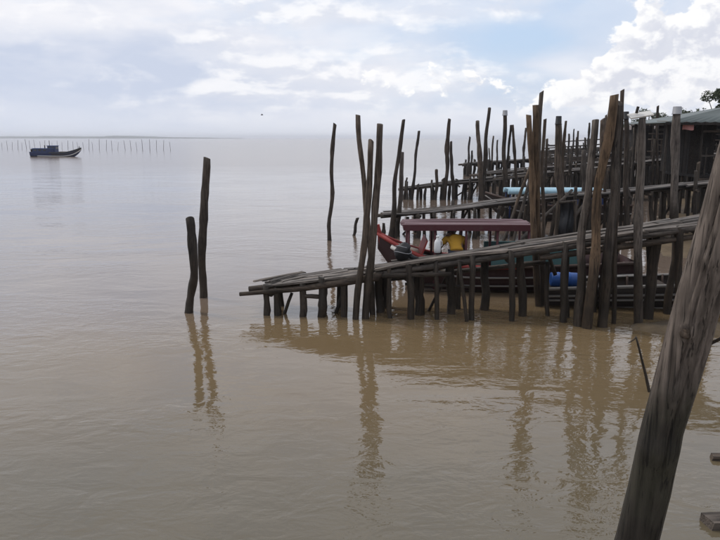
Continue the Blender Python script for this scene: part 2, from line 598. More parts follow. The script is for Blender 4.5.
def mud_height(x, y):
    edge = 6.6 + 0.05 * (y - 12) + 0.6 * snoise(x * 0.35, y * 0.35, 3)
    if y > 20:
        edge += 0.42 * (y - 20)
    if y < 9:
        edge -= 0.28 * (9 - y) - 0.0
    u = x - edge
    h = -0.16 + 0.16 * max(-1.8, min(0, u / 2.2)) + (0.16 * min(1, max(0, u) / 2.0) + 0.07 * max(0, u - 1.5))
    h = min(h, 1.1 + 0.1 * snoise(x * 0.2, y * 0.2, 1))
    h += 0.035 * snoise(x * 1.1, y * 1.1, 7) + 0.040 * snoise(x * 3.1, y * 3.7, 2) + 0.020 * snoise(x * 7.9, y * 7.1, 5)
    # low wet shoals: at the feet of the posts and near the big leaning trunk
    h += 0.385 * math.exp(-((x - 5.3) / 1.9) ** 2 - ((y - 11.2) / 0.75) ** 2)
    k2 = math.exp(-((x - 3.6) / 1.35) ** 2 - ((y - 5.1) / 0.95) ** 2)
    h += 0.405 * k2 + 0.014 * k2 * math.sin(5.2 * x + 7.5 * y + 2.2 * math.sin(1.9 * x - 2.3 * y))
    return h


def build_setting():
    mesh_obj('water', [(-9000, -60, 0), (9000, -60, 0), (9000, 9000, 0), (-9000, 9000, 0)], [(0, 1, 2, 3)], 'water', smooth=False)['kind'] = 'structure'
    xs, ys = [], []
    x = -30.0
    while x < 260:
        xs.append(x)
        x += 0.12 if 1.2 < x < 8 else (0.4 if -3 < x < 18 else (3 if x < 60 else 12))
    y = -12.0
    while y < 420:
        ys.append(y)
        y += 0.12 if 3.2 < y < 13.5 else (0.5 if y < 40 else (2.5 if y < 100 else 12))
    v = [(a, b, mud_height(a, b)) for b in ys for a in xs]
    nx = len(xs)
    f = [(j * nx + i, j * nx + i + 1, (j + 1) * nx + i + 1, (j + 1) * nx + i) for j in range(len(ys) - 1) for i in range(nx - 1)]
    mesh_obj('mud_bank', v, f, 'mud')['kind'] = 'structure'
    # far low wooded shore on the left horizon
    rng = random.Random(5)
    v, f = [], []
    N = 220
    for i in range(N):
        u = i / (N - 1)
        X = -3400 + u * 2780
        Y = 3300 + 300 * math.sin(u * 5) + u * 200
        hgt = (9.5 + 2.5 * snoise(u * 60, 3, 4) + rng.uniform(-1.5, 1.5)) * min(1, (1 - u) * 5 + 0.12)
        v += [(X, Y, -1), (X, Y + 6, hgt * 0.75), (X, Y + 40, hgt), (X, Y + 500, hgt * 0.9), (X, Y + 520, -1)]
    for i in range(N - 1):
        for k in range(4):
            f.append((i * 5 + k, (i + 1) * 5 + k, (i + 1) * 5 + k + 1, i * 5 + k + 1))
    mesh_obj('far_shore', v, f, 'land')['kind'] = 'structure'


build_setting()


# ------------------------------------------------------------------ piers
P1 = dict(y0=12.1, slope=-0.092, x0=-1.7)
P2 = dict(y0=22.0, slope=-0.06, x0=0.8)
P3 = dict(y0=36.0, slope=-0.04, x0=2.5)
P35 = dict(y0=46.0, slope=-0.03, x0=7.0)
P4 = dict(y0=58.0, slope=-0.02, x0=9.0)
P5 = dict(y0=88.0, slope=0.0, x0=20.0)


def deck_boards(root, A, B, width, boards, seglen, mat, seed, t=0.035, ragged=0.25, drop=0.0):
    rng = random.Random(seed)
    a = (B - A)
    L = a.length
    a.normalize()
    s = Vector((-a.y, a.x, 0)).normalized()
    if s.y < 0:
        s = -s
    bw = width / boards
    for j in range(boards):
        u = rng.uniform(-ragged, ragged) * 0.6
        first = True
        while u < L - 0.2:
            ln = seglen * rng.uniform(0.7, 1.25)
            e = min(L + rng.uniform(-ragged, ragged) * 0.3, u + ln)
            if e - u < 0.5:
                break
            if first or rng.random() > drop:
                off = s * ((j + 0.5) * bw + rng.uniform(-0.012, 0.012))
                z = Vector((0, 0, -t / 2 + rng.uniform(-0.018, 0.014)))
                plank('plank', A + a * u + off + z, A + a * (e - 0.012) + off + z, bw * rng.uniform(0.78, 0.95), t, mat, rng.random(), root, warp=1.7)
            first = False
            u = e
    return a, s, L


def simple_pier(label, plane, lpx, rpx, width, boards, leg_sp, leg_r, seed, seglen=3.0, drop=0.05, jut=0.25, mids=1, stakes=0.5, rail=None, jut_h=0.7, skirt=None):
    A, B = at(*lpx, **plane), at(*rpx, **plane)
    rng = random.Random(seed)
    root = tag(empty('pier', (A.x, A.y, 0)), label, 'pier', 'plank piers on stilts')
    a, s, L = deck_boards(root, A, B, width, boards, seglen, 'plank_far', seed, drop=drop)
    for k in (0.12, 0.5, 0.88):
        z = Vector((0, 0, -0.05 - leg_r * 0.6))
        pole('stringer', [A + s * width * k + z - a * rng.uniform(0.1, 0.6), B + s * width * k + z], leg_r * 0.75, leg_r * 0.65, 'beam', rng.random(), root, sides=6, wob=0.2, n=8)
    u = rng.uniform(0.1, 0.4)
    while u < L:
        c = A + a * u
        zb = c.z - 0.06 - leg_r * 1.9
        pole('cross_beam', [Vector((c.x, c.y, zb)) - s * rng.uniform(0.1, 0.3), Vector((c.x, c.y, zb)) + s * (width + rng.uniform(0.1, 0.3))], leg_r * 0.6, leg_r * 0.55, 'beam', rng.random(), root, sides=6, wob=0.1, n=4)
        for k in ((-0.04, 1.04) if rng.random() < 0.85 else (0.5,)):
            foot = c + s * (width * k + rng.uniform(-0.1, 0.1)) + a * rng.uniform(-0.15, 0.15)
            top = c + s * width * k + a * rng.uniform(-0.1, 0.1)
            foot.z = -0.8
            top.z = c.z - 0.08 + (rng.uniform(0.1, jut_h if u > 0.4 * L else 0.4) if rng.random() < jut else 0)
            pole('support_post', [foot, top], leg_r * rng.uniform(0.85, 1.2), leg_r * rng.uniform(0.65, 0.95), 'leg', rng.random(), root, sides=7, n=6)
        if rng.random() < 0.35:
            f2 = c + s * width * rng.choice((0, 1))
            f2.z = rng.uniform(-0.3, 0.2)
            t2 = c + a * leg_sp * rng.uniform(0.7, 1.5) + s * width * rng.random()
            t2.z = c.z - 0.1
            pole('brace', [f2, t2], leg_r * 0.55, leg_r * 0.45, 'leg', rng.random(), root, sides=6, n=5)
        for _ in range(int(stakes + rng.random())):
            f2 = c + s * width * rng.random() + a * leg_sp * rng.uniform(0.2, 0.8)
            t2 = f2 + Vector((rng.uniform(-0.15, 0.15), 0, 0))
            f2.z, t2.z = -0.8, c.z - 0.15
            pole('support_post', [f2, t2], leg_r * 0.8, leg_r * 0.7, 'leg', rng.random(), root, sides=6, n=5)
        u += leg_sp * rng.uniform(0.8, 1.2)
    if skirt:                                           # boards nailed along the front under the deck
        u = L * skirt[0]
        while u < L:
            e = min(L, u + rng.uniform(1.6, 3.2))
            for k in range(skirt[1]):
                if rng.random() < 0.85:
                    z = Vector((0, 0, -0.16 - 0.21 * k + rng.uniform(-0.03, 0.03)))
                    plank('side_board', A + a * u + z - s * 0.16, A + a * (e - 0.03) + z - s * 0.16, 0.18, 0.03, 'beam', rng.random(), root, up=-s, n=2)
            u = e
    if rail:
        u = L * rail[0]
        zr = Vector((0, 0, rail[1]))
        pole('handrail', [A + a * u + s * width + zr, B + s * width + zr], leg_r * 0.5, leg_r * 0.5, 'beam', rng.random(), root, sides=6, n=8, wob=0.4)
        while u < L:
            c = A + a * u + s * width
            pole('rail_post', [c - Vector((0, 0, 0.1)), c + zr * rng.uniform(1.0, 1.4)], leg_r * 0.6, leg_r * 0.5, 'leg', rng.random(), root, sides=6, n=4)
            u += rng.uniform(1.2, 2.2)
    return root


def front_pier():
    root = tag(empty('pier', (at(266, 315, **P1).x, 12.1, 0)),
               'nearest plank pier on dark stilts, its broken low end sloping into the water', 'pier', 'plank piers on stilts')
    rng = random.Random(77)
    W = 0.82
    # upper deck
    A, B = at(374, 269.5, **P1), at(690, 224, **P1)
    B = A + (B - A) * 1.42
    a, s, L = deck_boards(root, A, B, W, 5, 2.4, 'plank', 11, t=0.04, ragged=0.5, drop=0.05)
    for k, ex in ((0.05, 0.0), (0.5, -0.3), (0.94, -0.2)):
        z = Vector((0, 0, -0.045 - 0.06))
        pole('stringer', [A + s * W * k + z + a * ex, B + s * W * k + z], 0.05, 0.045, 'beam', rng.random(), root, wob=0.25)
    # lower ragged landing at the water end
    C, D = at(262, 286.5, **P1), at(381, 270.5, **P1)
    deck_boards(root, C, D, W * 1.05, 6, 1.4, 'plank', 23, t=0.035, ragged=0.4, drop=0.0)
    b = (D - C).normalized()
    for k, (ex) in enumerate((0.0, 0.35, 0.1)):
        o = s * W * (0.02, 0.5, 0.98)[k] + Vector((0, 0, -0.035 - 0.07))
        if k == 0:
            T = at(240, 294, **P1) - s * 0.02
            pole('stringer', [T, at(300, 289, **P1), D + Vector((0, 0, -0.1))], 0.04, 0.075, 'beam', 3.3, root, wob=0.15, n=14)
        else:
            pole('stringer', [C + o - b * ex, D + o], 0.06, 0.055, 'beam', rng.random(), root, wob=0.25)
    # a few loose slats thrown across the landing
    for px, dx in ((275, 0.25), (291, -0.1), (302, 0.2)):
        c = at(px, 278.5, 12.6)
        plank('plank', c + Vector((-0.35, -0.3, 0.01)), c + Vector((0.3 + dx, 0.25, 0.075)), 0.1, 0.02, 'plank', px, root)
    # front row of stilts: (top px), (foot px), width px
    front = [((266, 285), (266, 315), 6), ((277, 288), (278, 315), 6.5), ((302, 284), (303, 317), 7), ((322, 278), (322, 318), 9),
             ((345, 278), (344, 320), 6.5), ((389, 269), (390, 322), 5), ((409, 265), (411, 323), 7.5),
             ((436, 262), (437, 322), 5), ((472.5, 256), (472, 322), 5.5), ((511, 252), (512.5, 326), 6),
             ((566, 243), (563, 326), 6), ((681, 228), (679, 326), 7), ((548, 262), (547, 323), 4.5), ((650, 231), (647, 324), 5.5),
             ((712, 221), (713, 326), 6), ((748, 218), (750, 326), 6), ((379, 270), (378, 320), 9), ((422, 264), (420, 322), 5.5), ((460, 259), (458, 321), 5)]
    for k, (t, f, w) in enumerate(front):
        p = dict(P1)
        p['y0'] += {12: 0.45, 13: 0.45, 16: 0.4, 17: 0.25, 18: 0.8}.get(k, 0.0)
        T, F = at(*t, **p), at(*f, **p)
        F = T + (F - T) * ((T.z + 0.7) / max(0.1, T.z - F.z))
        T.y += 0.03
        r = w / 2 / FPX * 12.0
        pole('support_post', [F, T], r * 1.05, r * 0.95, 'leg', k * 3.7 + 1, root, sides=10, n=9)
    # back row and inner stilts
    for k, px in enumerate((272, 296, 318, 336, 378, 383, 420, 455, 494, 528, 574, 612, 621, 634, 668, 695, 735)):
        if px < 370:
            u = (px - 262) / (381 - 262)
            top = C.lerp(D, u) + s * W * rng.uniform(0.75, 1.0)
        else:
            u = (px - 374) / (690 - 374)
            top = A + (B - A) * (u / 1.42) + s * W * rng.choice((0.95, 0.95, 0.5))
        top.z -= 0.08
        foot = Vector((top.x + rng.uniform(-0.12, 0.12), top.y + rng.uniform(-0.1, 0.1), -0.7))
        r = rng.uniform(0.045, 0.085)
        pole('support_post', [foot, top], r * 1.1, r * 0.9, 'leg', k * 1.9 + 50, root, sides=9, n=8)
    # ledgers between the stilts, cross beams and slanting props
    for k, (p, q, dz, r) in enumerate((((370, 276), (450, 274), 0.0, 0.045), ((405, 284), (470, 287), 0.4, 0.03), ((425, 271), (470, 263), 0.5, 0.03),
                                       ((302, 296), (322, 297), 0.02, 0.04), ((540, 258), (700, 236), 0.06, 0.05), ((380, 280), (545, 262), 0.9, 0.05))):
        e = dict(P1)
        e['y0'] += dz
        pole('ledger', [at(*p, **e), at(*q, **e)], r, r * 0.9, 'beam', k + 200, root, sides=7, wob=0.3)
    for k, (p, q, w, dz) in enumerate((((280, 313), (292, 293), 4, 0.15), ((331, 316), (343, 292), 4.5, 0.3), ((469, 323), (459, 260), 4, -0.08),
                                       ((556, 262), (545, 243), 4, 0.9), ((428, 300), (450, 268), 3, 0.6))):
        e = dict(P1)
        e['y0'] += dz
        r = w / 2 / FPX * 12
        pole('brace', [at(*p, **e) - Vector((0, 0, 0.25)), at(*q, **e)], r, r * 0.85, 'leg', k + 300, root, sides=8)
    for px in range(400, 760, 38):
        u = (px - 374) / (690 - 374)
        c = A + (B - A) * (u / 1.42)
        c.z -= 0.045 + 0.11 + 0.045
        pole('cross_beam', [c + s * 0.06, c + s * (W + 0.15)], 0.05, 0.045, 'beam', px, root, sides=8, n=4, wob=0.1)
    for px in (270, 303, 322, 345, 366):
        c = C.lerp(D, (px - 262) / (381 - 262))
        c.z -= 0.035 + 0.13 + 0.03
        pole('cross_beam', [c + s * 0.07, c + s * (W + 0.12)], 0.04, 0.035, 'beam', px, root, sides=8, n=4, wob=0.1)
    return root, A, B, s, W


PIER1 = front_pier()

simple_pier('second plank pier back, behind the maroon roofed boat', P2, (386, 214), (760, 178), 1.2, 4, 0.62, 0.07, 21, jut=0.18, stakes=1.0)
simple_pier('third plank pier back, a thin rail-like deck on close dark stilts', P3, (404, 188), (735, 152), 1.3, 3, 0.62, 0.085, 31, seglen=4, jut=0.5, stakes=1.5, jut_h=2.0)
simple_pier('narrow plank walkway between the thin deck and the low dark deck', P35, (478, 174), (735, 149), 1.3, 3, 0.7, 0.09, 61, seglen=4, jut=0.55, stakes=1.5, jut_h=2.0)
simple_pier('fourth plank pier back, a low dark deck beyond the thin one', P4, (466, 164), (745, 144), 2.4, 4, 0.75, 0.11, 41, seglen=5, jut=0.5, stakes=2.0, rail=(0.3, 0.75), jut_h=2.2, skirt=(0.28, 3))
simple_pier('farthest plank pier, just under the horizon behind the black capped posts', P5, (544, 151), (720, 140), 3.0, 4, 1.0, 0.14, 51, seglen=6, jut=0.6, stakes=2.0, rail=(0.15, 0.95), skirt=(0.0, 4))


# ------------------------------------------------------------------ tall mooring posts, each a thing of its own
def mooring_post(plane, top, bot, w, label, mat='post_grey', taper=0.85, mid=None, dy=0.0, foot=-0.8, seed=None, top_dy=0.0, name='mooring_post', group='tall mooring posts', cap=None):
    p = dict(plane)
    p['y0'] += dy
    F = at(*bot, **p)
    pt = dict(p)
    pt['y0'] += top_dy
    T = at(*top, **pt)
    pts = [F, T]
    if mid:
        pts = [F] + [at(*m, **p) for m in sorted(mid, key=lambda q: -q[1])] + [T]
    d = (pts[1] - pts[0]).normalized()
    if d.z > 0.3:
        pts[0] = pts[0] + d * ((foot - pts[0].z) / d.z)
    r = w / 2 / FPX * (F.y * math.cos(R(PITCH)) + 0.5)
    o = pole(name, pts, r, r * taper, mat, seed if seed is not None else top[0] * 7.1 + top[1], sides=13, n=22, wob=0.42, rough=0.085, knots=5)
    tag(o, label, 'post', group)
    if cap:
        cap(o, T, r * taper)
    return o


def cap_can(mat, h, k=1.25):
    def f(o, T, r):
        g = G()
        prof = [(-0.55 * h, k * 1.12), (-0.5 * h, k * 1.12), (-0.45 * h, k), (0.45 * h, k * 0.9), (0.5 * h, k * 0.82)]
        g.tube([T + Vector((0, 0, z + 0.25 * h)) for z, _ in prof], [r * q for _, q in prof], 14)
        g.obj('cap', mat, o)
    return f


def cap_board(o, T, r):
    g = G()
    m = Matrix.Rotation(R(-9), 3, 'Y') @ Matrix.Rotation(R(24), 3, 'X')
    g.box(T + Vector((-0.02, 0.02, 0.05)), (0.38, 0.17, 0.022), m)
    g.obj('board', 'white', o)
    g = G()
    g.box(T + Vector((-0.08, 0.02, 0.13)), (0.035, 0.035, 0.11), Matrix.Rotation(R(12), 3, 'Y'))
    g.obj('peg', 'post_dark', o)


mp = mooring_post
# open water on the left
mp(dict(y0=12.3, slope=0, x0=0), (190, 219), (191, 313), 8.5, 'short dark post, the leftmost and nearer of the two standing alone in open water', 'post_dark', 0.95, [(194.5, 275)], seed=4)
mp(dict(y0=13.5, slope=0, x0=0), (207, 158), (202, 298), 7.5, 'tall dark post, right and taller of the two alone in open water', 'post_dark', 0.85, [(205, 200)], seed=9)
mp(dict(y0=21.4, slope=0, x0=0), (335, 124), (329.5, 241), 4.6, 'thin crooked post rising from open water left of the pier bundle', 'post_dark', 0.7, [(328.5, 222), (332, 190), (332.5, 150)], seed=5)
mp(dict(y0=22.5, slope=0, x0=0), (357.5, 218), (354, 233), 3.6, 'short dark stump in the water just left of the tied post bundle', 'post_dark', 0.8, seed=6)
# bundle at the water end of the nearest pier
mp(P1, (358, 115), (374, 322), 5.6, 'tallest of three posts bundled at the near pier tip, leaning left at the top', 'post_grey', 0.9, [(359.5, 138), (364.5, 190)], dy=0.28, seed=12)
mp(P1, (371, 141), (356, 321), 6.8, 'shortest, brownest of three posts bundled at the near pier tip', 'post_brown', 0.72, [(368, 200), (361.5, 255)], dy=-0.10, seed=13)
mp(P1, (380, 124), (366, 322), 6.8, 'right post of three bundled at the near pier tip, square topped, leaning right', 'post_grey', 0.8, [(374, 215)], dy=-0.06, seed=14)
mp(P2, (383.7, 223), (384, 236), 3.6, 'short dark stump in the water just right of the tied post bundle', 'post_dark', 0.8, dy=-0.6, seed=15)
# four behind the nearest pier's middle
mp(P1, (528.5, 115), (540, 322), 6.2, 'left post of the tight clump rising behind the middle of the near pier', 'post_brown', 0.75, [(531, 175)], dy=1.15, seed=16)
mp(P1, (536, 105), (543, 323), 8.0, 'thickest post of the tight clump behind the middle of the near pier, flat topped', 'post_brown', 0.72, [(537, 180)], dy=1.25, seed=17)
mp(P1, (541.5, 92), (538, 318), 5.4, 'tallest post of the tight clump behind the near pier, with a bent rounded top', 'post_grey', 0.75, [(538.5, 130), (536, 200)], dy=1.55, seed=18)
mp(P1, (545, 119), (544, 318), 4.6, 'thin rightmost post of the tight clump behind the middle of the near pier', 'post_grey', 0.6, [(542, 170)], dy=1.7, seed=19)
# the leaning cluster in front of the nearest pier
mp(P1, (614.5, 95), (586, 331), 9.6, 'thick peeled brown post leaning right, foremost of the cluster across the near pier', 'post_brown', 0.85, [(600, 195), (594, 245)], dy=-0.34, seed=20)
mp(P1, (619, 103), (604, 331), 9.2, 'grey post just right of the peeled brown one, leaning against it', 'post_grey', 0.8, [(613.5, 165), (608.5, 245)], dy=-0.26, seed=21)
mp(P1, (622.5, 90), (613, 326), 4.6, 'thin dark pole with the highest tip, behind the leaning cluster', 'post_dark', 0.75, [(618, 180)], dy=0.0, seed=22)
mp(P1, (595.5, 120), (577, 329), 8.2, 'left post of the leaning cluster, its flat top well below the others', 'post_grey', 0.85, [(590, 170), (583, 245)], dy=-0.2, seed=23)
mp(P2, (603, 119), (597, 240), 6, 'pale grey post seen between the leaning cluster posts, standing on the second pier', 'post_grey', 0.8, dy=-0.2, seed=24)
mp(P2, (606, 115), (604, 236), 2.8, 'very thin stake beside the pale post behind the leaning cluster', 'post_dark', 0.7, dy=0.4, seed=25)
mp(P1, (642, 118), (639, 326), 8.6, 'straight grey post through the near pier with a tilted white board on top', 'post_grey', 0.78, [(638.5, 200)], dy=-0.06, seed=26, cap=cap_board)
# second pier
mp(P2, (403.5, 120), (391, 236), 5.4, 'left crossing post at the tip of the second pier, leaning far right', 'post_dark', 0.6, [(396, 180)], dy=-0.1, seed=27)
mp(P2, (402, 152), (398, 236), 5.6, 'shorter post crossing behind the leaning one at the second pier tip', 'post_grey', 0.7, dy=0.3, seed=28)
mp(P2, (558.5, 122), (560, 238), 8.4, 'stout post with a black cap right of the tight clump', 'post_brown', 0.66, [(560, 160)], dy=-0.15, seed=29, cap=cap_can('black_plastic', 0.24, 1.1))
mp(P2, (566, 121), (563, 236), 3.2, 'thin crooked pole touching the right side of the black capped stout post', 'post_dark', 0.7, [(563, 150)], dy=0.2, seed=30)
mp(P2, (626, 117), (628, 238), 4.8, 'slim post with a black cap right of the leaning cluster', 'post_dark', 0.85, dy=-0.1, seed=31, cap=cap_can('black_plastic', 0.22, 1.35))
mp(P2, (677, 112), (674.5, 238), 8.6, 'tall post with a grey bucket upside down on top, left of the shack', 'post_grey', 0.75, [(676, 170)], dy=-0.12, seed=32, cap=cap_can('grey_plastic', 0.22, 1.35))
mp(P2, (584, 150), (586, 236), 5, 'grey post low behind the left side of the leaning cluster', 'post_grey', 0.8, dy=1.2, seed=33)
# third pier
mp(P3, (419, 131), (411, 203), 3.2, 'thin slanting pole at the tip of the third pier, standing alone', 'post_dark', 0.7, seed=34)
mp(P3, (449.5, 119), (444, 204), 4.4, 'tall pole in the third pier, right of the thin slanting one', 'post_dark', 0.7, seed=35)
mp(P3, (451, 142), (453.5, 204), 3.4, 'short pole leaning on the tall one at the third pier', 'post_dark', 0.7, dy=-0.2, seed=36)
mp(P3, (477.5, 121), (482, 204), 5.0, 'brown pole leaning left on the third pier, crossed by a taller one', 'post_brown', 0.8, dy=-0.15, seed=37)
mp(P3, (489.5, 108), (480, 204), 4.4, 'tallest pole of the third pier, leaning right over the brown one', 'post_dark', 0.75, dy=0.2, seed=38)
mp(P3, (505, 114), (505, 203), 4.6, 'upright pole with a pale cap on the third pier', 'post_grey', 0.85, seed=39, cap=cap_can('grey_plastic', 0.25, 1.3))
mp(P3, (511, 125), (504, 203), 2.9, 'thin pole leaning right, left limb of the narrow pair by the pale capped pole', 'post_dark', 0.8, dy=0.2, seed=40)
mp(P3, (512.5, 125), (519, 203), 3.0, 'thin pole leaning left, right limb of the narrow pair by the pale capped pole', 'post_dark', 0.8, dy=-0.1, seed=41)
mp(P3, (436.5, 170), (436, 207), 3.6, 'short stubby post poking just above the third pier deck', 'post_dark', 0.8, dy=-0.2, seed=42)
mp(P3, (407, 178), (403, 207), 2.6, 'short thin stake at the very tip of the third pier', 'post_dark', 0.7, seed=43)
mp(P3, (658, 106), (656, 200), 2.8, 'thin dark pole sticking up left of the bucket topped post', 'post_dark', 0.8, seed=44)
mp(P3, (635, 127), (640, 200), 4.0, 'leaning post behind the white board, top just over the far decks', 'post_grey', 0.8, top_dy=0.6, seed=45)
# fourth and fifth
mp(P4, (470, 137), (467, 178), 2.4, 'slim far pole at the tip of the fourth pier', 'post_dark', 0.8, seed=46)
mp(P4, (472, 151), (470.5, 178), 2.2, 'short far pole beside the slim one at the fourth pier tip', 'post_dark', 0.8, seed=47)
mp(P4, (493.5, 136), (490, 178), 1.9, 'thin far stick leaning right, left one of two beyond the third pier', 'post_dark', 0.8, seed=48)
mp(P4, (497.5, 140), (497, 178), 1.9, 'thin upright far stick, right one of two beyond the third pier', 'post_dark', 0.8, seed=49)
mp(P4, (489, 148), (491.5, 178), 1.6, 'shortest far stick leaning left beyond the third pier', 'post_dark', 0.8, seed=50)
mp(P4, (589.5, 123), (588, 174), 2.0, 'thin far pole just left of the leaning cluster', 'post_dark', 0.8, seed=51)
mp(P4, (569, 134), (569, 174), 2.0, 'far stick, left of three between the black capped post and the cluster', 'post_dark', 0.8, seed=52)
mp(P4, (574, 129), (571, 174), 1.6, 'far leaning stick, middle of three between the black capped post and the cluster', 'post_dark', 0.8, seed=53)
mp(P4, (577, 137), (577, 174), 2.2, 'far stick, right of three between the black capped post and the cluster', 'post_dark', 0.8, seed=54)
mp(P4, (526, 128), (522, 178), 2.4, 'far slanting stick half hidden by the left of the tight clump', 'post_dark', 0.8, seed=55)


# slanting props laid in the gap between the near and second piers
def prop(p, q, y, w, label, mat, seed):
    r = w / 2 / FPX * 21.0
    A, B = at(*p, 20.9), at(*q, 21.45)                 # foot in the water, head against the second pier
    d = (B - A).normalized()
    A = A + d * ((-0.5 - A.z) / d.z)
    o = pole('leaning_pole', [A, B], r, r * 0.8, mat, seed, sides=8, n=9)
    tag(o, label, 'pole', 'slanting poles between the piers')


prop((560, 236), (584, 205), 17.0, 4.5, 'pale pole slanting up to the right behind the near pier deck', 'post_grey', 61)
prop((541, 220), (572, 190), 17.6, 3.6, 'thin pole slanting up to the right between tight clump and black tarp', 'post_grey', 62)
prop((510, 222), (531, 165), 20.5, 4.2, 'long slanting pole leaning on the left of the tight clump', 'post_brown', 63)
prop((523, 205), (537, 150), 21.0, 3.2, 'thin slanting pole just behind the tight clump, tip near the horizon', 'post_dark', 64)


# the big leaning trunk in the foreground
def big_trunk():
    rng = random.Random(3)
    c = [(608, 640, 4.35), (637, 540, 4.3), (650, 490, 4.27), (662, 430, 4.22), (687, 345, 4.13), (699, 300, 4.08), (722, 227, 4.0), (745, 150, 3.93), (790, 20, 3.82), (830, -110, 3.75)]
    w = [36, 34.5, 35.5, 35.5, 40, 40, 41, 42, 42, 40]
    P0 = [at(a, b, y) for a, b, y in c]
    d = (P0[1] - P0[0]).normalized()
    P0[0] = P0[0] + d * ((-0.6 - P0[0].z) / d.z)
    n, sides = 150, 100
    P = resample(P0, n)
    ls = [0]
    for a, b in zip(P0, P0[1:]):
        ls.append(ls[-1] + (b - a).length)
    v, f = [], []
    ph = [rng.uniform(0, 6.28) for _ in range(12)]
    kn = [(at(686, 333, 4.0), 0.042, 0.034), (at(668, 395, 4.06), 0.09, 0.012), (at(706, 262, 3.92), 0.045, 0.02), (at(641, 455, 4.12), 0.10, 0.016), (at(664, 455, 4.12), 0.12, 0.018)]
    for i in range(n):
        s = ls[-1] * i / (n - 1)
        k = 0
        while k < len(P0) - 2 and ls[k + 1] < s:
            k += 1
        u = (s - ls[k]) / (ls[k + 1] - ls[k])
        r = (w[k] + (w[k + 1] - w[k]) * u) / 2 / FPX * (P[i] - CAM).length * 0.985
        t = (P[min(i + 1, n - 1)] - P[max(i - 1, 0)]).normalized()
        a = t.cross(Vector((0, 1, 0))).normalized()
        b = a.cross(t)
        for q in range(sides):
            th = 2 * math.pi * q / sides
            rr = r * (1 + 0.05 * math.sin(2 * th + ph[0] + s * 0.5) + 0.035 * math.sin(3 * th + ph[1] - s * 0.9) + 0.016 * math.sin(5 * th + ph[2] + s * 1.4)
                      + 0.020 * math.sin(7 * th + ph[3] + 0.5 * math.sin(s * 2)) + 0.012 * math.sin(s * 5 + ph[5] + th) + 0.012 * math.sin(11 * th + ph[6] + 0.8 * math.sin(s * 1.3)) + 0.03 * math.sin(s * 2.1 + ph[7]) * math.sin(th + ph[8]) + rng.uniform(-0.004, 0.004))
            # long drying cracks along the grain
            for cth, s0, s1 in ((-1.45, 1.5, 2.5), (-1.0, 2.2, 3.4), (-1.9, 2.3, 3.6), (-2.2, 1.0, 2.2), (-0.7, 2.8, 4.2), (1.5, 1.2, 2.4), (1.1, 2.0, 3.3), (1.9, 1.6, 3.0), (0.7, 1.0, 2.1), (2.3, 2.2, 3.6), (1.3, 2.9, 4.4), (0.3, 1.8, 3.1)):
                dd = (th - (cth + 0.08 * math.sin(s * 2.2)) + math.pi) % (2 * math.pi) - math.pi
                if s0 < s < s1:
                    rr -= r * 0.17 * math.exp(-(dd / 0.045) ** 2) * min(1, (s - s0) * 4, (s1 - s) * 4)
            p = P[i] + (a * math.cos(th) + b * math.sin(th)) * rr
            for kc, ks, ka in kn:
                g = (p - kc).length
                p += (p - P[i]).normalized() * ka * math.exp(-(g / ks) ** 2)
                if ks < 0.05:
                    p -= (p - P[i]).normalized() * ka * 1.6 * math.exp(-(g / (ks * 0.4)) ** 2)
            v.append(p)
    for i in range(n - 1):
        for q in range(sides):
            q2 = (q + 1) % sides
            f.append((i * sides + q, i * sides + q2, (i + 1) * sides + q2, (i + 1) * sides + q))
    f.append(tuple((n - 1) * sides + k for k in range(sides)))
    o = mesh_obj('leaning_post', [q - P[0] for q in v], f, 'trunk_post', P[0], None, True, {len(f) - 1})
    tag(o, 'thick weathered grey trunk leaning right in the foreground, wet dark below', 'post')
    b0 = at(704, 346, 4.1)
    pole('branch_stub', [b0, b0 + Vector((0.05, 0, 0.02)), at(722, 338, 4.05), at(738, 333, 4.0)], 0.013, 0.007, 'post_dark', 8, o, sides=7, n=8)
    c = at(686, 333, 4.12)
    nrm = (CAM - c).normalized()
    c = c + nrm * 0.134
    g = G()
    prof = [(-0.02, 0.040), (0.010, 0.036), (0.017, 0.029), (0.016, 0.022), (0.004, 0.016), (-0.004, 0.006)]
    g.tube([c + nrm * a for a, _ in prof], [r for _, r in prof], 16)
    g.obj('knot', 'post_dark', o)
    return o


big_trunk()

# bent stick poking out of the shallows
F, T = on_ground(649, 392), at(636, 337, 8.3)
d = (F - T).normalized()
o = pole('stick', [F + d * 0.3, F, at(643, 362, 8.3), T], 0.021, 0.014, 'post_dark', 71, sides=7, n=9)
tag(o, 'thin crooked stick poking from the shallows left of the big trunk', 'stick')
pole('twig', [T, T + Vector((-0.04, 0.0, -0.05)), T + Vector((-0.09, 0, -0.075))], 0.010, 0.006, 'post_dark', 72, o, sides=6, n=4)

# boards lying on the mud at the lower right edge
for k, (px, py, w, ln, rz, lab) in enumerate(((706, 522, 0.17, 1.6, 4, 'weathered grey board end on the mud at the lower right corner'),
                                              (711, 458, 0.09, 1.2, -6, 'narrow dark board end lying in the water above the grey one'))):
    p = on_ground(px, py, 0.03 - 0.02 * k)
    o = plank('loose_board', p, p + Vector((ln * math.cos(R(rz)), ln * math.sin(R(rz)), 0.03)), w, 0.07, 'beam', 80 + k)
    tag(o, lab, 'board')


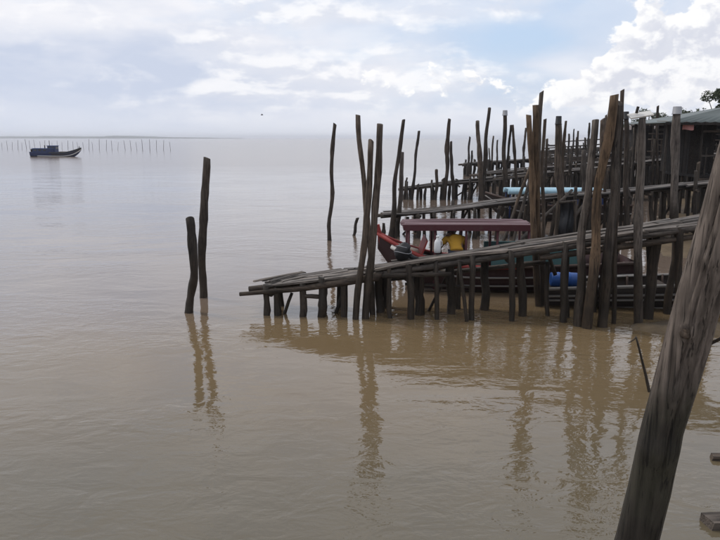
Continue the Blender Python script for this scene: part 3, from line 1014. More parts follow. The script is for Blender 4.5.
# ------------------------------------------------------------------ boats
def hull_sections(L, beam, z_bottom, sheer, n=15, bow_rake=0.5, stern_w=0.7, flare=0.75):
    """stations from stern (x=0) to bow (x=L); each is half profile [(y,z)...] keel -> gunwale"""
    out = []
    for i in range(n):
        u = i / (n - 1)
        if u < 0.5:
            hw = stern_w + (1 - stern_w) * math.sin(u / 0.5 * math.pi / 2)
        else:
            hw = math.cos((u - 0.5) / 0.5 * math.pi / 2) ** 0.75 if u < 0.999 else 0.03
        hw = max(hw, 0.035) * beam / 2
        zt = sheer(u)
        zb = z_bottom + max(0, (u - 0.7) / 0.3) ** 2 * (zt - z_bottom) * 0.75
        prof = []
        for k in range(6):
            q = k / 5
            prof.append((hw * (flare + (1 - flare) * q) * min(1, (q * 2.2) ** 0.55 if q > 0 else 0.0), zb + (zt - zb) * q))
        out.append((u * L + max(0, u - 0.75) * bow_rake * 0, prof))
    return out


def hull_mesh(secs, thick=0.04):
    v, f = [], []
    m = len(secs[0][1])
    for side in (1, -1):
        for inner in (0, 1):
            base = len(v)
            for x, prof in secs:
                for (y, z) in prof:
                    v.append(Vector((x, side * max(0.0, y - inner * thick), z + (inner * thick if z == prof[0][1] else 0))))
            for i in range(len(secs) - 1):
                for k in range(m - 1):
                    q = (base + i * m + k, base + (i + 1) * m + k, base + (i + 1) * m + k + 1, base + i * m + k + 1)
                    f.append(q if (side == -1) ^ bool(inner) else q[::-1])
    # gunwale lips and transom
    n = len(secs)
    for s in (0, 1):
        o, i_ = s * 2 * n * m, s * 2 * n * m + n * m
        for i in range(n - 1):
            f.append((o + i * m + m - 1, o + (i + 1) * m + m - 1, i_ + (i + 1) * m + m - 1, i_ + i * m + m - 1))
    st = [k for k in range(m)]
    st2 = [2 * n * m + k for k in range(m)]
    f.append(tuple(st + st2[::-1]))
    return v, f


class Boat:
    def __init__(self, name, loc, heading, label, secs, mat, group):
        self.root = tag(empty(name, loc), label, 'boat', group)
        self.loc = Vector(loc)
        self.rot = Matrix.Rotation(heading, 3, 'Z')
        self.secs = secs
        v, f = hull_mesh(secs)
        self.put('hull', v, f, mat)

    def w(self, p):
        return self.loc + self.rot @ Vector(p)

    def put(self, name, v, f, mat, parent=None):
        g = G()
        g.add([self.w(p) for p in v], f)
        return g.obj(name, mat, parent or self.root)

    def rail(self, name, q, mat, r=0.03, out=0.015, sides=(1, -1), i0=0, i1=None, sq=None):
        for s in sides:
            pts = []
            for x, prof in self.secs[i0:i1]:
                k = q * (len(prof) - 1)
                a = prof[int(min(k, len(prof) - 2))]
                b = prof[int(min(k, len(prof) - 2)) + 1]
                t = k - int(min(k, len(prof) - 2))
                pts.append(self.w((x, s * (a[0] + (b[0] - a[0]) * t + out), a[1] + (b[1] - a[1]) * t)))
            g = G()
            g.tube(pts, r, 6)
            g.obj(name, mat, self.root)

    def box(self, name, c, s, mat, parent=None, rot=None):
        g = G()
        m = self.rot if rot is None else self.rot @ rot
        g.box(self.w(c), s, m)
        return g.obj(name, mat, parent or self.root)

    def stick(self, name, a, b, r, mat, parent=None):
        g = G()
        g.tube([self.w(a), self.w(b)], r, 8)
        return g.obj(name, mat, parent or self.root)

    def ribs(self, mat, every=2):
        for x, prof in self.secs[1:-2:every]:
            g = G()
            for s in (1, -1):
                g.tube([self.w((x, s * max(0, y - 0.05), z + 0.03)) for y, z in prof], 0.022, 5)
            g.obj('rib', mat, self.root)


def maroon_boat():
    # bow to the left: heading 180 deg, stern at the right
    sheer = lambda u: 0.56 + 0.10 * (1 - u) ** 2 + 0.62 * max(0, (u - 0.62) / 0.38) ** 2
    secs = hull_sections(5.4, 1.55, -0.18, sheer, 19, stern_w=0.75)
    b = Boat('canopy_boat', (5.78, 14.42, 0), R(180 - 1.5), 'maroon boat with flat canopy and raised red bow moored behind the near pier', secs, 'hull_red', 'boats moored among the piers')
    b.rail('gunwale', 1.0, 'red', 0.045, 0.0, i0=8)
    b.rail('gunwale', 1.0, 'hull_brown', 0.035, 0.0, i1=9)
    b.rail('rub_rail', 0.7, 'rail', 0.022, 0.02, i1=14)
    b.rail('rub_rail', 0.45, 'rail', 0.02, 0.02, i1=13)
    b.rail('bow_strake', 0.86, 'white', 0.06, 0.0, i0=13, i1=18)
    b.ribs('hull_brown')
    # stem head and bow deck
    b.box('stem_head', (5.36, 0, 1.16), (0.10, 0.09, 0.42), 'red', rot=Matrix.Rotation(R(14), 3, 'Y'))
    b.put('bow_deck', [(4.45, -0.42, 0.76), (4.45, 0.42, 0.76), (5.2, 0.12, 1.02), (5.2, -0.12, 1.02), (4.45, -0.42, 0.73), (4.45, 0.42, 0.73), (5.2, 0.12, 0.99), (5.2, -0.12, 0.99)],
          [(0, 1, 2, 3), (7, 6, 5, 4), (0, 4, 5, 1), (1, 5, 6, 2), (2, 6, 7, 3), (3, 7, 4, 0)], 'beige')
    b.box('splash_board', (4.42, 0.0, 0.93), (0.035, 0.95, 0.34), 'red', rot=Matrix.Rotation(R(-20), 3, 'Y'))
    # long flat roof on posts
    roof = b.box('roof', (3.52, -0.02, 1.395), (2.62, 0.94, 0.02), 'maroon')
    for k in range(6):                                   # painted roof boards, each a little out of line
        y = -0.43 + k * 0.164
        j = random.Random(k * 5 + 2)
        plank('roof_board', b.w((2.19 + j.uniform(-0.06, 0.03), y, 1.418 + j.uniform(-0.004, 0.006))), b.w((4.85 + j.uniform(-0.03, 0.07), y, 1.418 + j.uniform(-0.004, 0.006))), 0.156, 0.022, 'maroon_top', k, roof, warp=0.5)
    b.box('fascia', (3.52, 0.485, 1.36), (2.66, 0.025, 0.12), 'maroon', roof)
    b.box('fascia', (3.52, -0.525, 1.36), (2.66, 0.025, 0.12), 'maroon', roof)
    for e in (2.19, 4.85):
        b.box('fascia', (e, -0.02, 1.36), (0.025, 0.97, 0.11), 'maroon', roof)
    for x in (2.25, 2.9, 3.55, 4.2, 4.75):
        for s in (-0.49, 0.44):
            b.stick('roof_post', (x, s, 0.05), (x, s, 1.385), 0.027, 'maroon')
    b.box('floor', (2.6, 0, 0.03), (3.6, 0.95, 0.03), 'beam')
    # teal cabin side with open windows at the stern half
    for s in (-0.56, 0.52):
        side = b.box('cabin_side', (2.15, s, 0.72), (1.75, 0.04, 0.42), 'teal')
        for x in (1.45, 2.05, 2.65):
            b.box('panel_trim', (x, s * 1.055, 0.72), (0.05, 0.02, 0.42), 'teal', side)
    b.box('cabin_bulkhead', (1.25, -0.02, 0.72), (0.04, 1.1, 0.44), 'teal')
    b.box('engine_box', (1.9, 0, 0.40), (0.9, 0.6, 0.5), 'hull_brown')
    for x in (3.2, 4.25):
        b.box('thwart', (x, 0, 0.42), (0.24, 1.30, 0.04), 'beam')
    return b


def long_boat():
    sheer = lambda u: 0.36 + 0.33 * u + 0.25 * max(0, (u - 0.8) / 0.2) ** 2
    secs = hull_sections(6.2, 1.0, -0.15, sheer, 19, stern_w=0.85)
    b = Boat('long_boat', (3.62, 13.12, 0), R(-5.0), 'long low dark wooden boat with pale rub rails lying under the near pier', secs, 'hull_dark', 'boats moored among the piers')
    b.rail('gunwale', 1.0, 'rail', 0.035, 0.0)
    b.rail('rub_rail', 0.72, 'rail', 0.026, 0.02)
    b.rail('rub_rail', 0.55, 'rail', 0.022, 0.02)
    b.rail('rub_rail', 0.24, 'rail', 0.022, 0.0)
    b.ribs('hull_brown')
    for x in (1.0, 2.2, 3.5, 4.7):
        b.box('thwart', (x, 0, 0.29 + 0.05 * x), (0.22, 0.86 - 0.05 * x, 0.035), 'beam')
    b.box('stern_deck', (0.6, 0, 0.31), (1.16, 0.74, 0.03), 'beam')
    return b


def blue_boat():
    sheer = lambda u: 0.62 + 0.45 * max(0, (u - 0.55) / 0.45) ** 2
    secs = hull_sections(5.6, 1.6, -0.2, sheer, 15, stern_w=0.8)
    b = Boat('cabin_boat', (10.6, 27.0, 0), R(178), 'small boat with pale sky blue roof edge behind the second pier', secs, 'hull_dark', 'boats moored among the piers')
    b.rail('gunwale', 1.0, 'hull_brown', 0.04, 0.0)
    b.rail('rub_rail', 0.6, 'rail', 0.025, 0.015)
    roof = b.box('roof', (2.9, 0, 1.215), (3.7, 1.0, 0.04), 'sky_blue')
    for s in (-0.52, 0.52):
        g = G()
        g.tube([b.w((1.0, s, 1.13)), b.w((4.8, s, 1.13))], 0.10, 10)
        g.obj('roof_edge', 'sky_blue', roof)
    for x in (1.1, 2.0, 2.9, 3.8, 4.7):
        for s in (-0.48, 0.48):
            b.stick('roof_post', (x, s, 0.1), (x, s, 1.2), 0.03, 'navy')
    b.box('cabin_side', (2.0, -0.56, 0.72), (1.7, 0.04, 0.36), 'navy')
    b.box('cabin_side', (2.0, 0.56, 0.72), (1.7, 0.04, 0.36), 'navy')
    for x in (3.3, 4.2):
        b.box('thwart', (x, 0, 0.5), (0.22, 1.3, 0.04), 'beam')
    return b


def trawler():
    L = 8.6
    stern = on_ground(32, 156.6)
    sheer = lambda u: 0.62 + 0.16 * (1 - u) ** 2 + 0.85 * max(0, (u - 0.62) / 0.38) ** 1.6
    secs = hull_sections(L, 2.1, -0.3, sheer, 21, stern_w=0.82)
    b = Boat('fishing_boat', (stern.x, stern.y, 0), R(0), 'dark blue motor fishing boat far out on open water', secs, 'navy', None)
    b.rail('gunwale', 1.0, 'black_plastic', 0.10, 0.0, i0=8)
    b.rail('gunwale', 1.0, 'navy', 0.06, 0.0, i1=9)
    b.rail('rub_rail', 0.72, 'hull_dark', 0.11, 0.0, i0=9)
    b.rail('white_stripe', 0.42, 'white', 0.09, 0.0, i0=3)
    b.rail('waterline_stripe', 0.34, 'hull_dark', 0.05, 0.02)
    deckh = b.box('deckhouse', (2.3, 0, 0.95), (3.6, 1.5, 0.85), 'navy')
    b.box('deckhouse_roof', (2.3, 0, 1.40), (3.9, 1.75, 0.07), 'deep_blue', deckh)
    for x in (1.0, 1.8, 2.6):
        for s in (-0.765, 0.765):
            b.box('window', (x, s, 1.12), (0.45, 0.03, 0.3), 'glass', deckh)
    wh = b.box('wheelhouse', (3.75, 0, 1.25), (1.35, 1.35, 1.15), 'navy')
    b.box('wheelhouse_roof', (3.75, 0, 1.86), (1.6, 1.55, 0.07), 'deep_blue', wh)
    for s in (-0.69, 0.69):
        for x in (3.4, 4.05):
            b.box('window', (x, s, 1.5), (0.42, 0.03, 0.36), 'glass', wh)
    b.box('window', (4.44, 0, 1.5), (0.03, 1.0, 0.36), 'glass', wh)
    b.stick('mast', (3.2, 0, 1.4), (3.2, 0, 2.75), 0.05, 'hull_dark')
    b.stick('exhaust', (2.2, 0.3, 1.4), (2.2, 0.3, 1.95), 0.07, 'hull_dark')
    b.box('net_pile', (5.6, 0, 0.62), (1.3, 1.1, 0.5), 'hull_brown')
    b.box('stern_rail', (0.25, 0, 1.05), (0.08, 1.5, 0.5), 'hull_dark')
    b.box('foredeck', (7.1, 0, 0.85), (1.6, 0.8, 0.06), 'hull_brown')
    b.stick('bow_post', (8.1, 0, 1.0), (8.35, 0, 1.75), 0.06, 'hull_dark')
    return b


maroon_boat()
long_boat()
blue_boat()
trawler()


def far_skiff():
    p = on_ground(552, 146.2)
    sheer = lambda u: 0.5 + 0.5 * max(0, (u - 0.6) / 0.4) ** 2
    secs = hull_sections(5.0, 1.4, -0.15, sheer, 11)
    b = Boat('skiff', (p.x - 2.5, p.y, 0), 0, 'tiny dark skiff near the horizon right of the tight clump', secs, 'hull_dark', None)
    b.rail('gunwale', 1.0, 'hull_brown', 0.06, 0.0)
    b.box('thwart', (2.0, 0, 0.4), (0.25, 1.2, 0.05), 'beam')
    b.box('engine_box', (1.0, 0, 0.6), (0.6, 0.6, 0.5), 'hull_dark')


far_skiff()


# ------------------------------------------------------------------ small things on the piers and boats
def deck_point(px, k):
    """a point on the near pier's upper deck: k across it"""
    _, A, B, s, W = PIER1
    u = (px - 374) / (690 - 374) / 1.42
    return A + (B - A) * u + s * W * k


def lathe(name, c, prof, mat, parent=None, sides=16):
    g = G()
    g.tube([Vector(c) + Vector((0, 0, z)) for z, _ in prof], [r for _, r in prof], sides)
    return g.obj(name, mat, parent, Vector(c))


c = deck_point(441, 0.9)
c.z += 0.012
jug = lathe('water_jug', c, [(0, 0.05), (0.01, 0.062), (0.08, 0.065), (0.19, 0.062), (0.235, 0.046), (0.255, 0.026), (0.29, 0.025)], 'white_plastic')
tag(jug, 'white plastic jug standing on the near pier deck left of the yellow shirt', 'jug')
lathe('lid', c + Vector((0, 0, 0.29)), [(0, 0.029), (0.03, 0.029)], 'white_plastic', jug, 12)
g = G()
g.tube([c + Vector((0.035, 0, 0.245)), c + Vector((0.08, 0, 0.22)), c + Vector((0.085, 0, 0.14)), c + Vector((0.055, 0, 0.11))], 0.009, 6)
g.obj('handle', 'white_plastic', jug)

# blue drum lying in the long boat
dc = at(564, 275, 13.06)
dc.z = 0.325 + 0.148
g = G()
ax = Vector((1, -0.05, 0))
prof = [(-0.26, 0.10), (-0.25, 0.135), (-0.12, 0.14), (-0.11, 0.148), (-0.09, 0.14), (0.09, 0.14), (0.11, 0.148), (0.12, 0.14), (0.25, 0.135), (0.26, 0.10)]
g.tube([dc + ax * a for a, _ in prof], [r for _, r in prof], 18)
drum = tag(g.obj('drum', 'blue_plastic', None, dc), 'bright blue plastic drum lying in the long boat under the near pier', 'drum')
g = G()
g.tube([dc + ax * 0.26 + Vector((0, 0, 0.05)), dc + ax * 0.285 + Vector((0, 0, 0.05))], 0.03, 10)
g.obj('bung', 'black_plastic', drum)


def bundle():
    rng = random.Random(8)
    c = deck_point(403, 0.86)
    c.z += 0.08
    v, f = [], []
    N, K = 12, 16
    for i in range(N + 1):
        th = math.pi * i / N
        for k in range(K):
            ph = 2 * math.pi * k / K
            r = 1 + 0.14 * math.sin(3 * ph + i) + 0.1 * math.sin(2 * th * 2 + ph * 2) + rng.uniform(-0.07, 0.07)
            v.append(Vector((0.15 * r * math.sin(th) * math.cos(ph) + 0.03 * math.cos(th), 0.13 * r * math.sin(th) * math.sin(ph), 0.17 * math.cos(th) * (1 + 0.1 * rng.random()) + 0.05)))
    for i in range(N):
        for k in range(K):
            k2 = (k + 1) % K
            f.append((i * K + k, (i + 1) * K + k, (i + 1) * K + k2, i * K + k2))
    o = mesh_obj('net_bundle', v, f, 'black_plastic', c)
    tag(o, 'dark lumpy bundle tied up on the near pier deck behind the red bow', 'bundle')
    for z, r in ((0.0, 0.165), (0.11, 0.135)):
        g = G()
        g.tube([c + Vector((r * math.cos(a), r * 0.9 * math.sin(a), z + 0.05 + 0.02 * math.sin(a * 2))) for a in [2 * math.pi * q / 14 for q in range(15)]], 0.007, 6)
        g.obj('tie', 'grey_plastic', o)
    g = G()
    g.tube([c + Vector((0.1, 0, 0.0)), c + Vector((0.2, -0.02, -0.06)), c + Vector((0.3, -0.03, -0.085))], [0.05, 0.045, 0.03], 8)
    g.obj('loose_end', 'black_plastic', o)


bundle()


# black tarpaulin hung between the piers
def tarp():
    y = 16.6
    v, f = [], []
    nx, nz = 8, 12
    for j in range(nz + 1):
        for i in range(nx + 1):
            u, w = i / nx, j / nz
            p = at(560 + u * 13, 203 + w * 36, y)
            p.y += 0.06 * math.sin(u * 9 + w * 2) + 0.04 * math.sin(w * 7)
            p.x += 0.03 * math.sin(w * 6)
            v.append(p)
    n = nx + 1
    for j in range(nz):
        for i in range(nx):
            f.append((j * n + i, j * n + i + 1, (j + 1) * n + i + 1, (j + 1) * n + i))
    b = len(v)
    v2 = v + [p + Vector((0, 0.012, 0)) for p in v]
    f2 = f + [tuple(x + b for x in q[::-1]) for q in f]
    g = G()
    g.add(v2, f2)
    o = g.obj('tarpaulin', 'black_plastic')
    tag(o, 'black tarpaulin hanging from a pole between the near and second piers', 'tarpaulin')
    r = [at(557, 203, y), at(577, 201, y)]
    pole('hanging_pole', r, 0.03, 0.028, 'post_grey', 92, o, sides=7, n=4)
    for px in (558, 576):
        T = at(px, 201, y)
        pole('hanging_post', [Vector((T.x, T.y + 0.03, -0.7)), T], 0.045, 0.035, 'leg', px, o, sides=7)


tarp()


# ------------------------------------------------------------------ person
def skin_obj(name, joints, edges, mat, parent, loc, levels=2):
    keys = list(joints)
    me = bpy.data.meshes.new(name)
    me.from_pydata([tuple(Vector(joints[k][0]) - Vector(loc)) for k in keys], [(keys.index(a), keys.index(b)) for a, b in edges], [])
    o = bpy.data.objects.new(name, me)
    COL.objects.link(o)
    attach(o, loc, parent)
    me.materials.append(M[mat])
    m = o.modifiers.new('skin', 'SKIN')
    m.use_smooth_shade = True
    m.branch_smoothing = 0.6
    for i, k in enumerate(keys):
        r = joints[k][1]
        me.skin_vertices[0].data[i].radius = r if isinstance(r, tuple) else (r, r)
    me.skin_vertices[0].data[0].use_root = True
    s = o.modifiers.new('sub', 'SUBSURF')
    s.levels = s.render_levels = levels
    return o


def person():
    ox, oy, oz = 2.03, 14.02, 0.06                    # stands on the maroon boat's floor, bent forward under its roof
    W = lambda x, y, z: (ox + x, oy + y, oz + z)
    J = {
        'pelvis': (W(0, 0, 0.82), (0.15, 0.115)), 'waist': (W(0, 0.10, 0.97), (0.135, 0.10)), 'chest': (W(-0.01, 0.27, 1.06), (0.16, 0.11)),
        'neck': (W(-0.03, 0.43, 1.08), 0.055), 'head0': (W(-0.05, 0.49, 1.09), 0.075), 'head1': (W(-0.07, 0.56, 1.09), 0.095), 'head2': (W(-0.08, 0.63, 1.06), 0.085), 'chin': (W(-0.07, 0.58, 0.98), 0.05),
        'shL': (W(-0.19, 0.33, 1.05), 0.06), 'elL': (W(-0.33, 0.36, 0.82), 0.043), 'wrL': (W(-0.27, 0.52, 0.64), 0.032), 'haL': (W(-0.24, 0.58, 0.58), (0.036, 0.02)),
        'shR': (W(0.17, 0.33, 1.05), 0.06), 'elR': (W(0.22, 0.42, 0.80), 0.043), 'wrR': (W(0.10, 0.55, 0.64), 0.032), 'haR': (W(0.06, 0.60, 0.58), (0.036, 0.02)),
        'hiL': (W(-0.09, 0.0, 0.78), 0.09), 'knL': (W(-0.13, 0.14, 0.44), 0.06), 'anL': (W(-0.14, 0.0, 0.08), 0.04), 'toL': (W(-0.16, 0.17, 0.035), 0.035),
        'hiR': (W(0.09, 0.0, 0.78), 0.09), 'knR': (W(0.13, 0.14, 0.44), 0.06), 'anR': (W(0.14, 0.0, 0.08), 0.04), 'toR': (W(0.16, 0.17, 0.035), 0.035)}
    E = [('pelvis', 'waist'), ('waist', 'chest'), ('chest', 'neck'), ('neck', 'head0'), ('head0', 'head1'), ('head1', 'head2'), ('head2', 'chin')]
    for s in 'LR':
        E += [('chest', 'sh' + s), ('sh' + s, 'el' + s), ('el' + s, 'wr' + s), ('wr' + s, 'ha' + s), ('pelvis', 'hi' + s), ('hi' + s, 'kn' + s), ('kn' + s, 'an' + s), ('an' + s, 'to' + s)]
        sg = -1 if s == 'L' else 1
        h = Vector(J['ha' + s][0])
        for k, (dx, ln) in enumerate(((-0.027, 0.055), (-0.009, 0.065), (0.009, 0.062), (0.027, 0.048))):
            a, b_ = 'f%s%da' % (s, k), 'f%s%db' % (s, k)
            J[a] = (h + Vector((dx, 0.03 + ln * 0.5, -0.005)), 0.0095)
            J[b_] = (h + Vector((dx, 0.03 + ln * 0.9, -0.03)), 0.0085)
            E += [('ha' + s, a), (a, b_)]
        J['t%sa' % s] = (h + Vector((-sg * 0.045, 0.01, -0.01)), 0.011)
        J['t%sb' % s] = (h + Vector((-sg * 0.06, 0.045, -0.025)), 0.0095)
        E += [('ha' + s, 't%sa' % s), ('t%sa' % s, 't%sb' % s)]
    root = tag(empty('person', W(0, 0, 0)), 'person in a yellow shirt bent over, back to us, in the maroon roofed boat', 'person')
    loc = Vector(W(0, 0, 0))
    body = skin_obj('body', J, E, 'skin', root, loc)
    S = {'waist': (W(0, 0.10, 0.965), (0.165, 0.13)), 'hem': (W(0, -0.01, 0.80), (0.175, 0.14)), 'chest': (W(-0.01, 0.27, 1.06), (0.19, 0.14)), 'collar': (W(-0.025, 0.395, 1.075), 0.085),
         'shL': (W(-0.19, 0.33, 1.05), 0.082), 'slL': (W(-0.27, 0.35, 0.91), 0.068), 'shR': (W(0.17, 0.33, 1.05), 0.082), 'slR': (W(0.20, 0.38, 0.90), 0.068)}
    skin_obj('shirt', S, [('waist', 'hem'), ('waist', 'chest'), ('chest', 'collar'), ('chest', 'shL'), ('shL', 'slL'), ('chest', 'shR'), ('shR', 'slR')], 'shirt', root, loc)
    S = {'pelvis': (W(0, 0.0, 0.79), (0.168, 0.132)), 'hiL': (W(-0.09, 0.01, 0.74), 0.108), 'thL': (W(-0.12, 0.11, 0.52), 0.092), 'hiR': (W(0.09, 0.01, 0.74), 0.108), 'thR': (W(0.12, 0.11, 0.52), 0.092)}
    skin_obj('shorts', S, [('pelvis', 'hiL'), ('hiL', 'thL'), ('pelvis', 'hiR'), ('hiR', 'thR')], 'shorts', root, loc)
    S = {'a': (W(-0.045, 0.50, 1.125), 0.07), 'b': (W(-0.07, 0.56, 1.135), 0.09), 'c': (W(-0.08, 0.63, 1.115), 0.08)}
    skin_obj('hair', S, [('b', 'a'), ('b', 'c')], 'hair', root, loc)
    face = [('nose', (-0.08, 0.66, 1.00), 0.016), ('ear', (-0.165, 0.56, 1.06), 0.02), ('ear', (0.025, 0.56, 1.06), 0.02), ('eye', (-0.115, 0.675, 1.03), 0.010), ('eye', (-0.05, 0.675, 1.03), 0.010)]
    for nm, q, r in face:
        g = G()
        c = Vector(W(*q))
        g.tube([c + Vector((0, 0, z)) * r for z in (-1, -0.7, 0, 0.7, 1)], [r * k for k in (0.1, 0.7, 1, 0.7, 0.1)], 8)
        g.obj(nm, 'hair' if nm == 'eye' else 'skin', body)


person()


# ------------------------------------------------------------------ shacks on the bank
def corrugated(parent, name, mat, p00, p10, p01, p11, n=40, amp=0.02, t=0.012):
    """a corrugated sheet between eave (p00-p10) and ridge (p01-p11)"""
    g = G()
    v, f = [], []
    for i in range(n + 1):
        u = i / n
        a, b = Vector(p00).lerp(Vector(p10), u), Vector(p01).lerp(Vector(p11), u)
        z = Vector((0, 0, amp * math.sin(i * math.pi / 2)))
        for q in (a, b):
            v.append(q + z)
        for q in (a, b):
            v.append(q + z - Vector((0, 0, t)))
    for i in range(n):
        o, p = i * 4, (i + 1) * 4
        f += [(o, p, p + 1, o + 1), (o + 2, o + 3, p + 3, p + 2), (o, o + 2, p + 2, p), (o + 1, p + 1, p + 3, o + 3)]
    g.add(v, f)
    return g.obj(name, mat, parent)


def shack(name, label, x0, x1, y0, y1, zf, ze, zr, roofmat, seed, over=0.5, hip=1.6, stilt_sp=0.7, open_front=True, over_l=None, recess=1.0, rails=()):
    rng = random.Random(seed)
    root = tag(empty(name, ((x0 + x1) / 2, (y0 + y1) / 2, 0)), label, 'shack', 'stilt shacks on the bank')
    fl = G()
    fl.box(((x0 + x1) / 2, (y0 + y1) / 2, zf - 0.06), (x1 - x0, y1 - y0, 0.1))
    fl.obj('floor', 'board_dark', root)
    yw = y0 + (recess if open_front else 0.05)
    # plank walls, board by board
    x = x0
    while x < x1 - 0.05:
        w = rng.uniform(0.16, 0.26)
        if rng.random() > 0.04:
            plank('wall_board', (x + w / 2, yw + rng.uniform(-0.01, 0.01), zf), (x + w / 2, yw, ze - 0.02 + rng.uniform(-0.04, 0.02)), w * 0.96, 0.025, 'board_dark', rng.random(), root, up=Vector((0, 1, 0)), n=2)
        x += w
    y = yw
    while y < y1:
        w = rng.uniform(0.18, 0.28)
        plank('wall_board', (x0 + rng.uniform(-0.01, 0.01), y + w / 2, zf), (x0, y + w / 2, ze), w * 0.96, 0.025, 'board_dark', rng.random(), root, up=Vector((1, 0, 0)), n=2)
        y += w
    if open_front:
        x = x0
        while x <= x1:
            pole('porch_post', [(x, y0 + 0.05, zf), (x, y0 + 0.05, ze)], 0.05, 0.045, 'leg', rng.random(), root, sides=7, n=4, wob=0.1)
            x += 1.3
        g = G()
        g.box(((x0 + x1) / 2, y0 + 0.03, zf + 0.75), (x1 - x0, 0.05, 0.07))
        g.obj('porch_rail', 'beam', root)
        x = x0 + 0.2
        while x < x1:
            plank('baluster', (x, y0 + 0.02, zf - 0.02), (x + rng.uniform(-0.03, 0.03), y0 + 0.02, zf + rng.uniform(0.72, 1.1)), 0.06, 0.025, 'leg', rng.random(), root, up=Vector((0, 1, 0)), n=2)
            x += rng.uniform(0.2, 0.5)
        g = G()
        g.box(((x0 + x1) / 2, y0 + 0.03, ze - 0.35), (x1 - x0, 0.05, 0.09))
        g.obj('lintel', 'beam', root)
        for z in rails:
            pole('porch_rail', [(x0 - 0.3, y0 - 0.03, zf + z), (x1, y0 - 0.03, zf + z + rng.uniform(-0.1, 0.1))], 0.04, 0.035, 'beam', rng.random(), root, sides=6, n=6, wob=0.5)
    if over_l:
        for y in (y0 + 0.05, y1 - 0.1):
            pole('porch_post', [(x0 - over_l + 0.35, y, -0.5), (x0 - over_l + 0.35, y, ze)], 0.065, 0.055, 'leg', rng.random(), root, sides=7, n=7, wob=0.2)
    x = x0 + 0.05
    while x < x1:
        for y in (y0 + 0.1, (y0 + y1) / 2, y1 - 0.1):
            xx = x + rng.uniform(-0.1, 0.1)
            pole('stilt', [(xx, y, -0.5), (xx + rng.uniform(-0.1, 0.1), y, zf - 0.1)], 0.075, 0.065, 'leg', rng.random(), root, sides=7, n=5)
        x += stilt_sp * rng.uniform(0.7, 1.3)
    x = x0
    while x < x1:                                      # rough slats closing off the space under the floor
        w = rng.uniform(0.07, 0.13)
        if rng.random() < 0.75:
            plank('skirt_slat', (x, y0 + 0.02, rng.uniform(0.15, 0.6)), (x + rng.uniform(-0.05, 0.05), y0 + 0.02, zf - 0.08), w, 0.02, 'board_dark', rng.random(), root, up=Vector((0, 1, 0)), n=2)
        x += w + rng.uniform(0.02, 0.16)
    for z in (zf - 0.2,):
        g = G()
        g.box(((x0 + x1) / 2, y0 - 0.02, z), (x1 - x0 + 0.3, 0.08, 0.14))
        g.obj('floor_beam', 'beam', root)
    X0, X1, Y0, Y1, ym = x0 - (over_l or over), x1 + over, y0 - over, y1 + over, (y0 + y1) / 2
    roof = corrugated(root, 'roof', roofmat, (X0, Y0, ze), (X1, Y0, ze), (X0 + hip, ym, zr), (X1 - hip, ym, zr), int((X1 - X0) / 0.09))
    corrugated(roof, 'roof_slope', roofmat, (X1, Y1, ze), (X0, Y1, ze), (X1 - hip, ym, zr), (X0 + hip, ym, zr), int((X1 - X0) / 0.09))
    for (a, b, c) in (((X0, Y1, ze), (X0, Y0, ze), (X0 + hip, ym, zr)), ((X1, Y0, ze), (X1, Y1, ze), (X1 - hip, ym, zr))):
        g = G()
        a, b, c = Vector(a), Vector(b), Vector(c)
        dn = Vector((0, 0, 0.03))
        g.add([a, b, c, a - dn, b - dn, c - dn], [(0, 1, 2), (5, 4, 3), (0, 3, 4, 1), (1, 4, 5, 2), (2, 5, 3, 0)], range(5))
        g.obj('hip_slope', roofmat, roof)
    g = G()
    g.box(((X0 + X1) / 2, Y0 + 0.02, ze - 0.06), (X1 - X0, 0.03, 0.10))
    g.obj('eave_board', 'board_dark', roof)
    g = G()
    g.tube([(X0 + hip, ym, zr + 0.02), (X1 - hip, ym, zr + 0.02)], 0.06, 6)
    g.obj('ridge_cap', roofmat, roof)
    return root


shack('shack', 'dark plank shack with green grey hipped roof at the right edge', 13.5, 20.5, 27.3, 30.6, 1.75, 3.80, 4.55, 'roof_green', 1, over=0.55, hip=3.9, stilt_sp=0.42, over_l=1.75)
shack('shack', 'low brown shed with rusty roof behind the bucket topped post', 18.6, 25.5, 44.0, 47.5, 2.0, 4.05, 4.36, 'roof_rust', 2, over=0.4, hip=1.0, stilt_sp=0.4, recess=2.4, rails=(0.35, 1.1, 1.45))
shack('shack', 'far dark shed with rusty roof behind the tilted white board', 27.4, 36, 68.0, 74.0, 2.3, 4.0, 4.5, 'roof_rust', 3, over=0.4, hip=1.2, stilt_sp=0.5)

# washing under the eave of the nearest shack
p = at(683, 122.0, 27.0)
v, f = [], []
for j in range(7):
    for i in range(7):
        v.append(p + Vector((i / 6 * 0.42, 0.03 * math.sin(i * 1.7) + 0.015 * j * math.sin(i), -j / 6 * 0.30 + 0.02 * math.sin(i))))
for j in range(6):
    for i in range(6):
        f.append((j * 7 + i, j * 7 + i + 1, (j + 1) * 7 + i + 1, (j + 1) * 7 + i))
nv = len(v)
v += [q + Vector((0, 0.01, 0)) for q in v]
f += [tuple(x + nv for x in q[::-1]) for q in f]
g = G()
g.add(v, f)
cloth = tag(g.obj('cloth', 'pink_cloth'), 'faded pink cloth hung on a line under the shack eave', 'cloth')
g = G()
g.tube([at(657, 121, 27.0), p + Vector((0.2, 0, 0.01)), at(730, 120, 27.0)], 0.012, 5)
g.obj('line', 'rope', cloth)


